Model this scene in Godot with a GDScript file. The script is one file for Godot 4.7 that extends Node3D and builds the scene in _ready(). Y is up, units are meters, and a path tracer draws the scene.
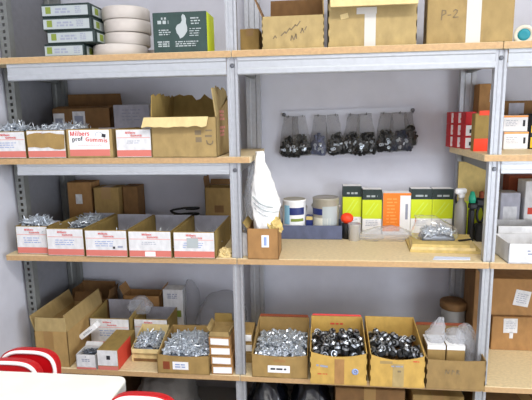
extends Node3D
# A storeroom shelving rack full of cartons, screws and fittings. Metres; the rack's front is at z = 0, the wall at z = -0.58.

const S1 := 1.755
const S2 := 1.346
const S3 := 0.926
const S4 := 0.403
const WALL_Z := -0.58
const WALL_X := -1.05

var rng := RandomNumberGenerator.new()
var used := {}
var M := {}
var font := SystemFont.new()
var bold := SystemFont.new()

# ------------------------------------------------------------------ naming
func numbered(called: String) -> String:
	var n: int = used.get(called, 0)
	used[called] = n + 1
	return called if n == 0 else "%s_%03d" % [called, n]

func tag(o: Node, label: String, category: String, group := "", kind := "") -> void:
	if label: o.set_meta("label", label)
	if category: o.set_meta("category", category)
	if group: o.set_meta("group", group)
	if kind: o.set_meta("kind", kind)

func thing(called: String, label: String, category: String, at: Vector3, turn := 0.0, group := "", kind := "") -> Node3D:
	var o := Node3D.new()
	o.name = numbered(called)
	add_child(o, true)
	o.position = at
	o.rotation_degrees.y = turn
	tag(o, label, category, group, kind)
	return o

func obj(called: String, st: SurfaceTool, m: Material, parent: Node = null) -> MeshInstance3D:
	st.generate_normals()
	var mi := MeshInstance3D.new()
	mi.mesh = st.commit()
	mi.material_override = m
	if parent == null:
		mi.name = numbered(called)
		add_child(mi, true)
	else:
		mi.name = called
		parent.add_child(mi, true)
	return mi

func struct(called: String, st: SurfaceTool, m: Material, parent: Node = null) -> MeshInstance3D:
	var o := obj(called, st, m, parent)
	if parent == null: o.set_meta("kind", "structure")
	return o

func again(o: Node3D, label: String, at: Vector3, turn := 0.0) -> Node3D:
	var c: Node3D = o.duplicate()
	c.name = numbered(str(o.name).rstrip("0123456789").trim_suffix("_"))
	add_child(c, true)
	c.position = at
	c.rotation_degrees.y = turn
	if label: c.set_meta("label", label)
	return c

# ------------------------------------------------------------------ materials
func noise_tex(size: int, freq: float, lo: float, hi: float, octaves := 4, sx := 1.0, sy := 1.0, sd := 1, tint := Color(1, 1, 1), speck := 0.0) -> ImageTexture:
	var n := FastNoiseLite.new()
	n.noise_type = FastNoiseLite.TYPE_SIMPLEX_SMOOTH
	n.seed = sd
	n.frequency = freq
	n.fractal_octaves = octaves
	var im := Image.create(size, size, false, Image.FORMAT_RGB8)
	var r := RandomNumberGenerator.new()
	r.seed = sd
	for y in size:
		for x in size:
			# blend across the borders so that the texture repeats without a seam
			var fx := float(x) / size
			var fy := float(y) / size
			var a := n.get_noise_2d(x * sx, y * sy)
			var b := n.get_noise_2d((x - size) * sx, y * sy)
			var c := n.get_noise_2d(x * sx, (y - size) * sy)
			var d := n.get_noise_2d((x - size) * sx, (y - size) * sy)
			var v := lerpf(lerpf(a, b, fx), lerpf(c, d, fx), fy)
			v = clampf(0.5 + v * 0.9, 0.0, 1.0)
			v += (r.randf() - 0.5) * speck
			var g := lerpf(lo, hi, clampf(v, 0.0, 1.0))
			im.set_pixel(x, y, Color(g * tint.r, g * tint.g, g * tint.b))
	im.generate_mipmaps()
	return ImageTexture.create_from_image(im)

func mk(c: Color, rough := 0.8, metal := 0.0, tex: Texture2D = null, scale := 4.0) -> StandardMaterial3D:
	var m := StandardMaterial3D.new()
	m.albedo_color = c
	m.roughness = rough
	m.metallic = metal
	if tex:
		m.albedo_texture = tex
		m.uv1_triplanar = true
		m.uv1_scale = Vector3(scale, scale, scale)
	return m

func clear(alpha: float, c := Color(1, 1, 1), rough := 0.12) -> StandardMaterial3D:
	var m := StandardMaterial3D.new()
	m.transparency = BaseMaterial3D.TRANSPARENCY_ALPHA
	m.albedo_color = Color(c.r, c.g, c.b, alpha)
	m.roughness = rough
	m.cull_mode = BaseMaterial3D.CULL_DISABLED
	return m

func materials() -> void:
	var card := noise_tex(256, 0.02, 0.86, 1.0, 4, 1.0, 0.6, 3, Color(1, 1, 1), 0.22)
	var chip := noise_tex(256, 0.09, 0.90, 1.0, 3, 0.7, 1.0, 5, Color(1, 1, 1), 0.3)
	var zinc := noise_tex(128, 0.05, 0.95, 1.0, 3, 1.0, 1.0, 8)
	var plaster := noise_tex(256, 0.015, 0.95, 1.0, 5, 1.0, 1.0, 11, Color(1, 1, 1), 0.12)
	var cloth := noise_tex(128, 0.2, 0.85, 1.0, 2, 1.0, 1.0, 13, Color(1, 1, 1), 0.3)
	M.wall = mk(Color(0.795, 0.80, 0.835), 0.9, 0.0, plaster, 1.5)
	M.floor = mk(Color(0.60, 0.58, 0.55), 0.5, 0.0, plaster, 1.0)
	M.ceiling = mk(Color(0.92, 0.92, 0.92), 0.9, 0.0, plaster, 1.0)
	M.trim = mk(Color(0.55, 0.53, 0.52), 0.6)
	M.chip = mk(Color(0.90, 0.82, 0.65), 0.55, 0.0, chip, 3.0)
	M.steel = mk(Color(0.71, 0.72, 0.735), 0.36, 0.45, zinc, 6.0)
	M.beam = mk(Color(0.74, 0.755, 0.77), 0.34, 0.4, zinc, 5.0)
	M.grey_steel = mk(Color(0.50, 0.51, 0.50), 0.5, 0.3, zinc, 6.0)
	M.bolt = mk(Color(0.45, 0.46, 0.48), 0.35, 0.8)
	M.kraft = mk(Color(0.66, 0.56, 0.36), 0.85, 0.0, card, 4.0)
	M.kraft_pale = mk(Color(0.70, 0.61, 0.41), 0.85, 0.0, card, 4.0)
	M.kraft_light = mk(Color(0.90, 0.81, 0.58), 0.85, 0.0, card, 4.0)
	M.kraft_olive = mk(Color(0.62, 0.52, 0.28), 0.85, 0.0, card, 4.0)
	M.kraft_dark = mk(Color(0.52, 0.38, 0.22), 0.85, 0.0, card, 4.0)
	M.kraft_brown = mk(Color(0.67, 0.50, 0.30), 0.85, 0.0, card, 4.0)
	M.kraft_yellow = mk(Color(0.80, 0.65, 0.33), 0.85, 0.0, card, 4.0)
	M.kraft_tan = mk(Color(0.66, 0.54, 0.32), 0.85, 0.0, card, 4.0)
	M.board_grey = mk(Color(0.72, 0.72, 0.76), 0.8, 0.0, card, 4.0)
	M.board_white = mk(Color(0.88, 0.88, 0.88), 0.7, 0.0, card, 4.0)
	M.white = mk(Color(0.93, 0.93, 0.93), 0.6)
	M.paper = mk(Color(0.90, 0.90, 0.90), 0.75, 0.0, card, 6.0)
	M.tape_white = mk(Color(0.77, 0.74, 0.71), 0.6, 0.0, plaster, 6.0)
	M.tape_clear = mk(Color(0.78, 0.77, 0.74), 0.25)
	M.tape_brown = mk(Color(0.60, 0.47, 0.28), 0.3)
	M.band_red = mk(Color(0.80, 0.45, 0.40), 0.7)
	M.red_print = mk(Color(0.80, 0.24, 0.22), 0.7)
	M.red_faint = mk(Color(0.86, 0.56, 0.52), 0.7)
	M.orange_print = mk(Color(0.78, 0.25, 0.17), 0.7)
	M.ink = mk(Color(0.16, 0.16, 0.18), 0.7)
	M.ink_pale = mk(Color(0.48, 0.42, 0.32), 0.8)
	M.ink_grey = mk(Color(0.58, 0.60, 0.66), 0.8)
	M.ink_blue = mk(Color(0.55, 0.62, 0.78), 0.8)
	M.green_dark = mk(Color(0.12, 0.19, 0.18), 0.5, 0.0, card, 4.0)
	M.green_box = mk(Color(0.17, 0.27, 0.25), 0.5, 0.0, card, 4.0)
	M.lime = mk(Color(0.80, 0.86, 0.10), 0.55)
	M.lime_pale = mk(Color(0.80, 0.90, 0.35), 0.55)
	M.green_mark = mk(Color(0.48, 0.54, 0.20), 0.6)
	M.label_grey = mk(Color(0.66, 0.69, 0.69), 0.6)
	M.orange = mk(Color(0.93, 0.50, 0.12), 0.55)
	M.orange_pale = mk(Color(0.96, 0.64, 0.32), 0.55)
	M.orange_red = mk(Color(0.95, 0.25, 0.08), 0.55)
	M.red = mk(Color(0.76, 0.06, 0.10), 0.55)
	M.teal = mk(Color(0.10, 0.55, 0.62), 0.5)
	M.aqua = mk(Color(0.10, 0.62, 0.48), 0.5)
	M.cream = mk(Color(0.84, 0.83, 0.77), 0.6)
	M.blue_grey = mk(Color(0.36, 0.39, 0.50), 0.6, 0.0, card, 4.0)
	M.navy = mk(Color(0.13, 0.18, 0.42), 0.5)
	M.sky_blue = mk(Color(0.56, 0.76, 0.86), 0.5)
	M.tin = mk(Color(0.72, 0.70, 0.66), 0.35, 0.6, zinc, 8.0)
	M.tin_dull = mk(Color(0.68, 0.66, 0.60), 0.5, 0.3, zinc, 8.0)
	M.aluminium = mk(Color(0.80, 0.81, 0.83), 0.3, 0.6)
	M.screw = mk(Color(0.76, 0.79, 0.82), 0.34, 0.6)
	M.screw_dark = mk(Color(0.40, 0.43, 0.47), 0.4, 0.6)
	M.black = mk(Color(0.05, 0.055, 0.065), 0.5)
	M.black_soft = mk(Color(0.07, 0.075, 0.085), 0.6)
	M.clip_dark = mk(Color(0.03, 0.035, 0.035), 0.8)
	M.clip_blue = mk(Color(0.12, 0.15, 0.22), 0.7)
	M.slip = mk(Color(0.78, 0.81, 0.88), 0.7)
	M.panel = mk(Color(0.50, 0.505, 0.53), 0.7, 0.0, zinc, 4.0)  # grey of the added sheet that stands in for shaded wall
	M.edge = mk(Color(0.76, 0.62, 0.44), 0.55, 0.0, chip, 3.0)
	M.bag_thin = clear(0.06)
	M.kraft_warm = mk(Color(0.70, 0.57, 0.35), 0.85, 0.0, card, 4.0)
	M.kraft_dull = mk(Color(0.60, 0.49, 0.30), 0.85, 0.0, card, 4.0)
	M.rail = mk(Color(0.77, 0.78, 0.81), 0.5, 0.2)
	M.chrome = mk(Color(0.74, 0.76, 0.78), 0.3, 0.8)
	M.bag_black = mk(Color(0.05, 0.055, 0.08), 0.25)
	M.sack = mk(Color(0.38, 0.36, 0.34), 0.9, 0.0, cloth, 8.0)
	M.bag_clear = clear(0.15, Color(0.55, 0.54, 0.51), 0.25)
	M.bag_clear.metallic_specular = 0.25
	M.bag_hazy = clear(0.34, Color(0.80, 0.81, 0.83), 0.3)
	M.bag_smoke = clear(0.32, Color(0.60, 0.60, 0.62), 0.3)
	M.bag_hazy.metallic_specular = 0.3
	M.bag_smoke.metallic_specular = 0.15
	M.bag_white = mk(Color(0.96, 0.96, 0.95), 0.4)
	M.bag_white.backlight_enabled = true
	M.bag_white.backlight = Color(0.3, 0.3, 0.3)
	M.yellow = mk(Color(0.90, 0.72, 0.08), 0.5)
	M.manila = mk(Color(0.84, 0.74, 0.46), 0.75, 0.0, card, 5.0)
	M.grey_plastic = mk(Color(0.58, 0.57, 0.55), 0.45)
	M.table = mk(Color(0.93, 0.93, 0.89), 0.4, 0.0, plaster, 2.0)
	M.table_edge = mk(Color(0.74, 0.75, 0.73), 0.5)
	M.vinyl_red = mk(Color(0.72, 0.03, 0.07), 0.4)
	M.piping = mk(Color(0.95, 0.93, 0.92), 0.4)
	M.rust = mk(Color(0.55, 0.26, 0.13), 0.8, 0.0, card, 4.0)

# ------------------------------------------------------------------ mesh building
func begin(flat := true) -> SurfaceTool:
	var st := SurfaceTool.new()
	st.begin(Mesh.PRIMITIVE_TRIANGLES)
	st.set_smooth_group(-1 if flat else 0)
	return st

func tri(st: SurfaceTool, a: Vector3, b: Vector3, c: Vector3, out: Vector3) -> void:
	if (b - a).cross(c - a).dot(out) > 0.0:     # front faces run clockwise
		var t := b
		b = c
		c = t
	st.add_vertex(a)
	st.add_vertex(b)
	st.add_vertex(c)

func quad(st: SurfaceTool, a: Vector3, b: Vector3, c: Vector3, d: Vector3, out: Vector3) -> void:
	tri(st, a, b, c, out)
	tri(st, a, c, d, out)

func add_box(st: SurfaceTool, c: Vector3, s: Vector3, b := 0.0, B := Basis()) -> void:
	var h := s / 2.0
	if b <= 0.0:
		for ax in 3:
			for sg in [-1.0, 1.0]:
				var n := Vector3.ZERO
				n[ax] = sg
				var u := Vector3.ZERO
				var v := Vector3.ZERO
				u[(ax + 1) % 3] = h[(ax + 1) % 3]
				v[(ax + 2) % 3] = h[(ax + 2) % 3]
				var o := n * h[ax]
				quad(st, c + B * (o - u - v), c + B * (o + u - v), c + B * (o + u + v), c + B * (o - u + v), B * n)
		return
	b = minf(b, minf(h.x, minf(h.y, h.z)) * 0.95)
	var k := h - Vector3(b, b, b)
	for ax in 3:                                 # faces
		var i := (ax + 1) % 3
		var j := (ax + 2) % 3
		for sg in [-1.0, 1.0]:
			var n := Vector3.ZERO
			n[ax] = sg
			var u := Vector3.ZERO
			var v := Vector3.ZERO
			u[i] = k[i]
			v[j] = k[j]
			var o := n * h[ax]
			quad(st, c + B * (o - u - v), c + B * (o + u - v), c + B * (o + u + v), c + B * (o - u + v), B * n)
		for s1 in [-1.0, 1.0]:                   # edges along ax
			for s2 in [-1.0, 1.0]:
				var p := Vector3.ZERO
				var q := Vector3.ZERO
				p[i] = s1 * h[i]
				p[j] = s2 * k[j]
				q[i] = s1 * k[i]
				q[j] = s2 * h[j]
				var e := Vector3.ZERO
				e[ax] = k[ax]
				quad(st, c + B * (p - e), c + B * (p + e), c + B * (q + e), c + B * (q - e), B * (p + q))
	for sx in [-1.0, 1.0]:                       # corners
		for sy in [-1.0, 1.0]:
			for sz in [-1.0, 1.0]:
				var s3 := Vector3(sx, sy, sz)
				tri(st, c + B * (s3 * Vector3(h.x, k.y, k.z)), c + B * (s3 * Vector3(k.x, h.y, k.z)), c + B * (s3 * Vector3(k.x, k.y, h.z)), B * s3)

# a polygon in the plane (o, u, v), thickened by t on its back (away from u x v)
func add_slab(st: SurfaceTool, pts: PackedVector2Array, o: Vector3, u: Vector3, v: Vector3, t: float) -> void:
	var n := u.cross(v).normalized()
	var idx := Geometry2D.triangulate_polygon(pts)
	var area := 0.0
	for i in pts.size():
		area += pts[i].cross(pts[(i + 1) % pts.size()])
	for i in range(0, idx.size(), 3):
		var a := o + u * pts[idx[i]].x + v * pts[idx[i]].y
		var b := o + u * pts[idx[i + 1]].x + v * pts[idx[i + 1]].y
		var c := o + u * pts[idx[i + 2]].x + v * pts[idx[i + 2]].y
		tri(st, a, b, c, n)
		tri(st, a - n * t, b - n * t, c - n * t, -n)
	for i in pts.size():
		var p := pts[i]
		var q := pts[(i + 1) % pts.size()]
		var e := q - p
		var out2 := Vector2(e.y, -e.x) * signf(area)
		var a := o + u * p.x + v * p.y
		var b := o + u * q.x + v * q.y
		quad(st, a, b, b - n * t, a - n * t, u * out2.x + v * out2.y)

func rect(w: float, h: float) -> PackedVector2Array:
	return PackedVector2Array([Vector2(0, 0), Vector2(w, 0), Vector2(w, h), Vector2(0, h)])

# a profile of (radius, height) turned about the y axis at c
func add_lathe(st: SurfaceTool, prof: Array, seg := 24, T := Transform3D()) -> void:
	for i in prof.size() - 1:
		var p: Vector2 = prof[i]
		var q: Vector2 = prof[i + 1]
		var d := q - p
		for k in seg:
			var a := TAU * k / seg
			var b := TAU * (k + 1) / seg
			var da := Vector3(cos(a), 0, sin(a))
			var db := Vector3(cos(b), 0, sin(b))
			var mid := (da + db) / 2.0
			var out := mid * d.y + Vector3(0, -d.x, 0)
			var A := T * (da * p.x + Vector3(0, p.y, 0))
			var Bv := T * (db * p.x + Vector3(0, p.y, 0))
			var C := T * (db * q.x + Vector3(0, q.y, 0))
			var D := T * (da * q.x + Vector3(0, q.y, 0))
			if p.x > 1e-6: tri(st, A, Bv, C, T.basis * out)
			if q.x > 1e-6: tri(st, A, C, D, T.basis * out)

func add_tube(st: SurfaceTool, pts: Array, r: float, seg := 8) -> void:
	var rings := []
	for i in pts.size():
		var a: Vector3 = pts[maxi(i - 1, 0)]
		var b: Vector3 = pts[mini(i + 1, pts.size() - 1)]
		var d := (b - a).normalized()
		var u := d.cross(Vector3(0.31, 0.2, 0.93)).normalized()
		if i > 0:
			var pu: Vector3 = rings[i - 1][1]
			u = (pu - d * pu.dot(d)).normalized()
		rings.append([pts[i], u, d.cross(u)])
	for i in pts.size() - 1:
		for k in seg:
			var q := []
			for e in [[i, k], [i, k + 1], [i + 1, k + 1], [i + 1, k]]:
				var R = rings[e[0]]
				var an: float = TAU * e[1] / seg
				q.append(R[0] + (R[1] * cos(an) + R[2] * sin(an)) * r)
			var out: Vector3 = (q[0] + q[1] + q[2] + q[3]) / 4.0 - (rings[i][0] + rings[i + 1][0]) / 2.0
			quad(st, q[0], q[1], q[2], q[3], out)
	for e in [0, pts.size() - 1]:
		var R = rings[e]
		var out: Vector3 = pts[e] - pts[1 if e == 0 else e - 1]
		for k in seg:
			var an := TAU * k / seg
			var an2 := TAU * (k + 1) / seg
			tri(st, R[0], R[0] + (R[1] * cos(an) + R[2] * sin(an)) * r, R[0] + (R[1] * cos(an2) + R[2] * sin(an2)) * r, out)

# a soft closed bag: rings of (height, half width, half depth, shift x) with crumpling
func add_bag(st: SurfaceTool, rings: Array, amp: float, sd: int, nu := 28, nv := 18, power := 0.7) -> void:
	var n := FastNoiseLite.new()
	n.seed = sd
	n.frequency = 1.0
	n.fractal_octaves = 3
	var P := []
	for j in nv + 1:
		var f := float(j) / nv * (rings.size() - 1)
		var i := mini(int(f), rings.size() - 2)
		var t := f - i
		t = t * t * (3.0 - 2.0 * t)
		var a: Array = rings[i]
		var b: Array = rings[i + 1]
		var row := []
		for k in nu:
			var an := TAU * k / nu
			var ca := signf(cos(an)) * pow(absf(cos(an)), power)
			var sa := signf(sin(an)) * pow(absf(sin(an)), power)
			var y := lerpf(a[0], b[0], t)
			var p := Vector3(lerpf(a[1], b[1], t) * ca + lerpf(a[3], b[3], t), y, lerpf(a[2], b[2], t) * sa)
			var w := n.get_noise_3d(ca * 2.2, y * 22.0, sa * 2.2) + 0.6 * n.get_noise_3d(ca * 6.0 + 7.0, y * 9.0, sa * 6.0)
			p += Vector3(ca, 0.25 * sa, sa) * w * amp
			row.append(p)
		P.append(row)
	for j in nv:
		for k in nu:
			var k2 := (k + 1) % nu
			var ctr: Vector3 = (P[j][0] + P[j][nu / 2] + P[j + 1][0] + P[j + 1][nu / 2]) / 4.0
			quad(st, P[j][k], P[j][k2], P[j + 1][k2], P[j + 1][k], (P[j][k] + P[j + 1][k2]) / 2.0 - ctr)
	for e in [0, nv]:
		var c := Vector3.ZERO
		for k in nu: c += P[e][k] / nu
		for k in nu:
			tri(st, c, P[e][k], P[e][(k + 1) % nu], Vector3(0, -1 if e == 0 else 1, 0))

# a crumpled lump (paper, cloth): a noisy half ellipsoid standing on y = 0
func add_lump(st: SurfaceTool, s: Vector3, sd: int, rough := 0.25, nu := 22, nv := 9) -> void:
	var n := FastNoiseLite.new()
	n.seed = sd
	n.frequency = 1.6
	n.fractal_octaves = 3
	var P := []
	for j in nv + 1:
		var el := PI / 2 * j / nv
		var row := []
		for k in nu:
			var an := TAU * k / nu
			var d := Vector3(cos(an) * cos(el), sin(el), sin(an) * cos(el))
			row.append(d * s * (1.0 + rough * n.get_noise_3dv(d * 2.0)))
		P.append(row)
	for j in nv:
		for k in nu:
			var k2 := (k + 1) % nu
			quad(st, P[j][k], P[j][k2], P[j + 1][k2], P[j + 1][k], P[j][k] + P[j + 1][k2])

# ------------------------------------------------------------------ print on things
# u, v span the face; o is the middle of the plate
func plate(parent: Node, called: String, m: Material, o: Vector3, w: float, h: float, u := Vector3(1, 0, 0), v := Vector3(0, 1, 0), lift := 0.0008) -> MeshInstance3D:
	var st := begin()
	var n := u.cross(v)
	add_slab(st, rect(w, h), o - u * w / 2 - v * h / 2 + n * lift, u, v, lift * 0.9)
	return obj(called, st, m, parent)

# print too small to read: broken lines of ink
func small_print(parent: Node, called: String, m: Material, o: Vector3, w: float, h: float, rows: int, sd: int, u := Vector3(1, 0, 0), v := Vector3(0, 1, 0), lift := 0.0014, fill := 0.6) -> void:
	var r := RandomNumberGenerator.new()
	r.seed = sd
	var st := begin()
	var n := u.cross(v)
	var rh := h / rows
	for i in rows:
		var x := -w / 2 + r.randf() * w * 0.06
		var stop := w / 2 * r.randf_range(0.55, 1.0)
		while x < stop:
			var l := minf(r.randf_range(0.6, 2.4) * rh, stop - x)
			var c := o + u * (x + l / 2) + v * (h / 2 - rh * (i + 0.5)) + n * lift
			add_slab(st, rect(l, rh * fill), c - u * l / 2 - v * rh * fill / 2, u, v, 0.0003)
			x += l + rh * r.randf_range(0.25, 0.6)
	obj(called, st, m, parent)

func lettering(parent: Node, text: String, h: float, at: Vector3, m: Material, turn := Vector3.ZERO, heavy := false, stretch := 1.0) -> MeshInstance3D:
	var t := TextMesh.new()
	t.text = text
	t.font = bold if heavy else font
	t.font_size = 24
	t.pixel_size = h / (24.0 * 0.72)
	t.depth = 0.0006
	var mi := MeshInstance3D.new()
	mi.mesh = t
	mi.material_override = m
	mi.name = "lettering"
	parent.add_child(mi, true)
	mi.position = at
	mi.rotation_degrees = turn
	mi.scale.x = stretch
	return mi

# marker strokes on a face: each stroke a list of (x, y)
func strokes(parent: Node, called: String, m: Material, o: Vector3, lines: Array, wide: float, u := Vector3(1, 0, 0), v := Vector3(0, 1, 0)) -> void:
	var st := begin()
	var n := u.cross(v)
	for l in lines:
		for i in l.size() - 1:
			var a: Vector2 = l[i]
			var b: Vector2 = l[i + 1]
			var d := (b - a).normalized()
			var s := d.orthogonal() * wide / 2
			var q := PackedVector2Array([a - s - d * wide / 3, b - s + d * wide / 3, b + s + d * wide / 3, a + s - d * wide / 3])
			add_slab(st, q, o + n * 0.0012, u, v, 0.0004)
	obj(called, st, m, parent)

# ------------------------------------------------------------------ cartons; origin: middle of the front face's foot, front towards +z
func torn(w: float, h: float, amp: float, sd: int, steps := 14) -> PackedVector2Array:
	var r := RandomNumberGenerator.new()
	r.seed = sd
	var p := PackedVector2Array([Vector2(0, 0), Vector2(w, 0)])
	for i in steps + 1:
		p.append(Vector2(w * (1.0 - float(i) / steps), h + (r.randf() - 0.5) * 2.0 * amp))
	return p

func carton(called: String, label: String, at: Vector3, w: float, h: float, d: float, m: Material, o := {}) -> Node3D:
	var t := thing(called, label, o.get("category", "box"), at, o.get("turn", 0.0), o.get("group", ""))
	var k := 0.0035
	var hb: float = o.get("back", h)
	var sag: float = o.get("sag", 0.0)
	var X := Vector3(1, 0, 0)
	var Y := Vector3(0, 1, 0)
	var Z := Vector3(0, 0, 1)
	var st := begin()
	var fp := PackedVector2Array([Vector2(0, 0), Vector2(w, 0)])
	for i in 13:
		var f := 1.0 - i / 12.0
		fp.append(Vector2(w * f, h - sag * 4.0 * f * (1.0 - f) - (0.0 if sag == 0.0 else 0.0)))
	if sag == 0.0: fp = rect(w, h)
	add_slab(st, fp, Vector3(-w / 2, 0, 0), X, Y, k)
	var back_m = o.get("back_material")
	var bst := begin() if back_m else st
	var bp: PackedVector2Array = torn(w, hb, o.get("torn", 0.0), 7) if o.get("torn", 0.0) > 0.0 else rect(w, hb)
	add_slab(bst, bp, Vector3(w / 2, 0, -d), -X, Y, k)
	add_slab(st, PackedVector2Array([Vector2(0, 0), Vector2(d, 0), Vector2(d, h), Vector2(0, hb)]), Vector3(-w / 2, 0, -d), Z, Y, k)
	add_slab(st, PackedVector2Array([Vector2(0, 0), Vector2(d, 0), Vector2(d, hb), Vector2(0, h)]), Vector3(w / 2, 0, 0), -Z, Y, k)
	add_slab(st, rect(w, d), Vector3(-w / 2, k, 0), X, -Z, k)
	obj("body", st, m, t)
	if back_m: obj("back_panel", bst, back_m, t)
	for f in o.get("flaps", []):                 # [side, length, degrees outward, material or null, torn]
		flap(t, w, d, h, hb, f[0], f[1], f[2], f[3] if f.size() > 3 and f[3] else m, f[4] if f.size() > 4 else 0.0)
	return t

func flap(t: Node3D, w: float, d: float, h: float, hb: float, side: String, length: float, deg: float, m: Material, rip := 0.0) -> void:
	var a := deg_to_rad(deg)
	var Y := Vector3(0, 1, 0)
	var out := Vector3(0, 0, 1)
	var u := Vector3(1, 0, 0)
	var o := Vector3(-w / 2, h + 0.0005, 0)
	var l := w
	if side == "back":
		out = Vector3(0, 0, -1)
		u = Vector3(-1, 0, 0)
		o = Vector3(w / 2, hb + 0.0005, -d)
	elif side == "left":
		out = Vector3(-1, 0, 0)
		u = Vector3(0, 0, 1)
		o = Vector3(-w / 2, minf(h, hb) + 0.0005, -d)
		l = d
	elif side == "right":
		out = Vector3(1, 0, 0)
		u = Vector3(0, 0, -1)
		o = Vector3(w / 2, minf(h, hb) + 0.0005, 0)
		l = d
	var v := Y * cos(a) + out * sin(a)
	var st := begin()
	var inset := 0.003
	var pts: PackedVector2Array
	if rip > 0.0:
		pts = torn(l - 2 * inset, length, rip, int(length * 1000) + int(deg))
	else:
		pts = PackedVector2Array([Vector2(0, 0), Vector2(l - 2 * inset, 0), Vector2(l - 2 * inset - 0.004, length), Vector2(0.004, length)])
	add_slab(st, pts, o + u * inset, u, v, 0.0035)
	obj("flap", st, m, t)

func closed_box(called: String, label: String, at: Vector3, w: float, h: float, d: float, m: Material, o := {}) -> Node3D:
	var t := thing(called, label, o.get("category", "box"), at, o.get("turn", 0.0), o.get("group", ""))
	var st := begin()
	add_box(st, Vector3(0, h / 2, -d / 2), Vector3(w, h, d), o.get("bevel", 0.0025))
	obj("body", st, m, t)
	if o.has("tape"):
		plate(t, "tape", o.tape, Vector3(o.get("tape_x", 0.0), h, -d / 2), o.get("tape_w", 0.05), d, Vector3(1, 0, 0), Vector3(0, 0, -1))
		plate(t, "tape", o.tape, Vector3(o.get("tape_x", 0.0), h - o.get("tape_l", 0.06) / 2, 0), o.get("tape_w", 0.05), o.get("tape_l", 0.06))
	return t

# the white label with a pink-red foot that the screw cartons carry
func screw_label(t: Node3D, w: float, h: float, sd: int, hand := true, sticker := false) -> void:
	var l := plate(t, "label", M.paper, Vector3(0, h / 2, 0), w - 0.006, h - 0.006)
	plate(l, "red_band", M.band_red, Vector3(0, 0.018, 0.0008), w - 0.006, 0.026, Vector3(1, 0, 0), Vector3(0, 1, 0), 0.0006)
	plate(l, "red_line", M.red_faint, Vector3(0, h * 0.70, 0.0008), w - 0.012, 0.0022, Vector3(1, 0, 0), Vector3(0, 1, 0), 0.0006)
	lettering(l, "Milbers", 0.0085, Vector3(-0.012, h * 0.87, 0.0014), M.red_print, Vector3.ZERO, true)
	lettering(l, "Gummis", 0.0085, Vector3(0.012, h * 0.775, 0.0014), M.red_print, Vector3.ZERO, true)
	if hand:
		small_print(l, "small_print", M.ink_blue, Vector3(0.0, h * 0.5, 0), w * 0.55, h * 0.24, 3, sd, Vector3(1, 0, 0), Vector3(0, 1, 0), 0.0014, 0.35)
	else:
		small_print(l, "small_print", M.ink_grey, Vector3(0.0, h * 0.55, 0), w * 0.4, h * 0.14, 2, sd, Vector3(1, 0, 0), Vector3(0, 1, 0), 0.0014, 0.3)
	if sticker:
		var s := plate(l, "sticker", M.white, Vector3(0.0, 0.017, 0.0014), 0.045, 0.02)
		s.name = "sticker"

# ------------------------------------------------------------------ small hardware
func hex_mesh(rings: Array, sides := 6) -> ArrayMesh:
	var st := begin()
	add_lathe(st, rings, sides)
	st.generate_normals()
	return st.commit()

func bolt_mesh() -> ArrayMesh:
	var st := begin()
	add_lathe(st, [Vector2(0, 0.006), Vector2(0.0055, 0.006), Vector2(0.0065, 0.005), Vector2(0.0065, 0.0), Vector2(0.0032, 0.0), Vector2(0.0032, -0.020), Vector2(0, -0.022)], 6)
	st.generate_normals()
	return st.commit()

func screw_mesh() -> ArrayMesh:
	var st := begin()
	add_lathe(st, [Vector2(0, 0.002), Vector2(0.0050, 0.002), Vector2(0.0050, 0.0), Vector2(0.0020, -0.004), Vector2(0.0018, -0.026), Vector2(0, -0.033)], 6)
	st.generate_normals()
	return st.commit()

func nut_mesh() -> ArrayMesh:
	var st := begin()
	add_lathe(st, [Vector2(0.005, 0.0), Vector2(0.005, 0.009), Vector2(0.0095, 0.009), Vector2(0.0105, 0.008), Vector2(0.0105, 0.001), Vector2(0.0095, 0.0), Vector2(0.005, 0.0)], 6)
	st.generate_normals()
	return st.commit()

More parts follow.
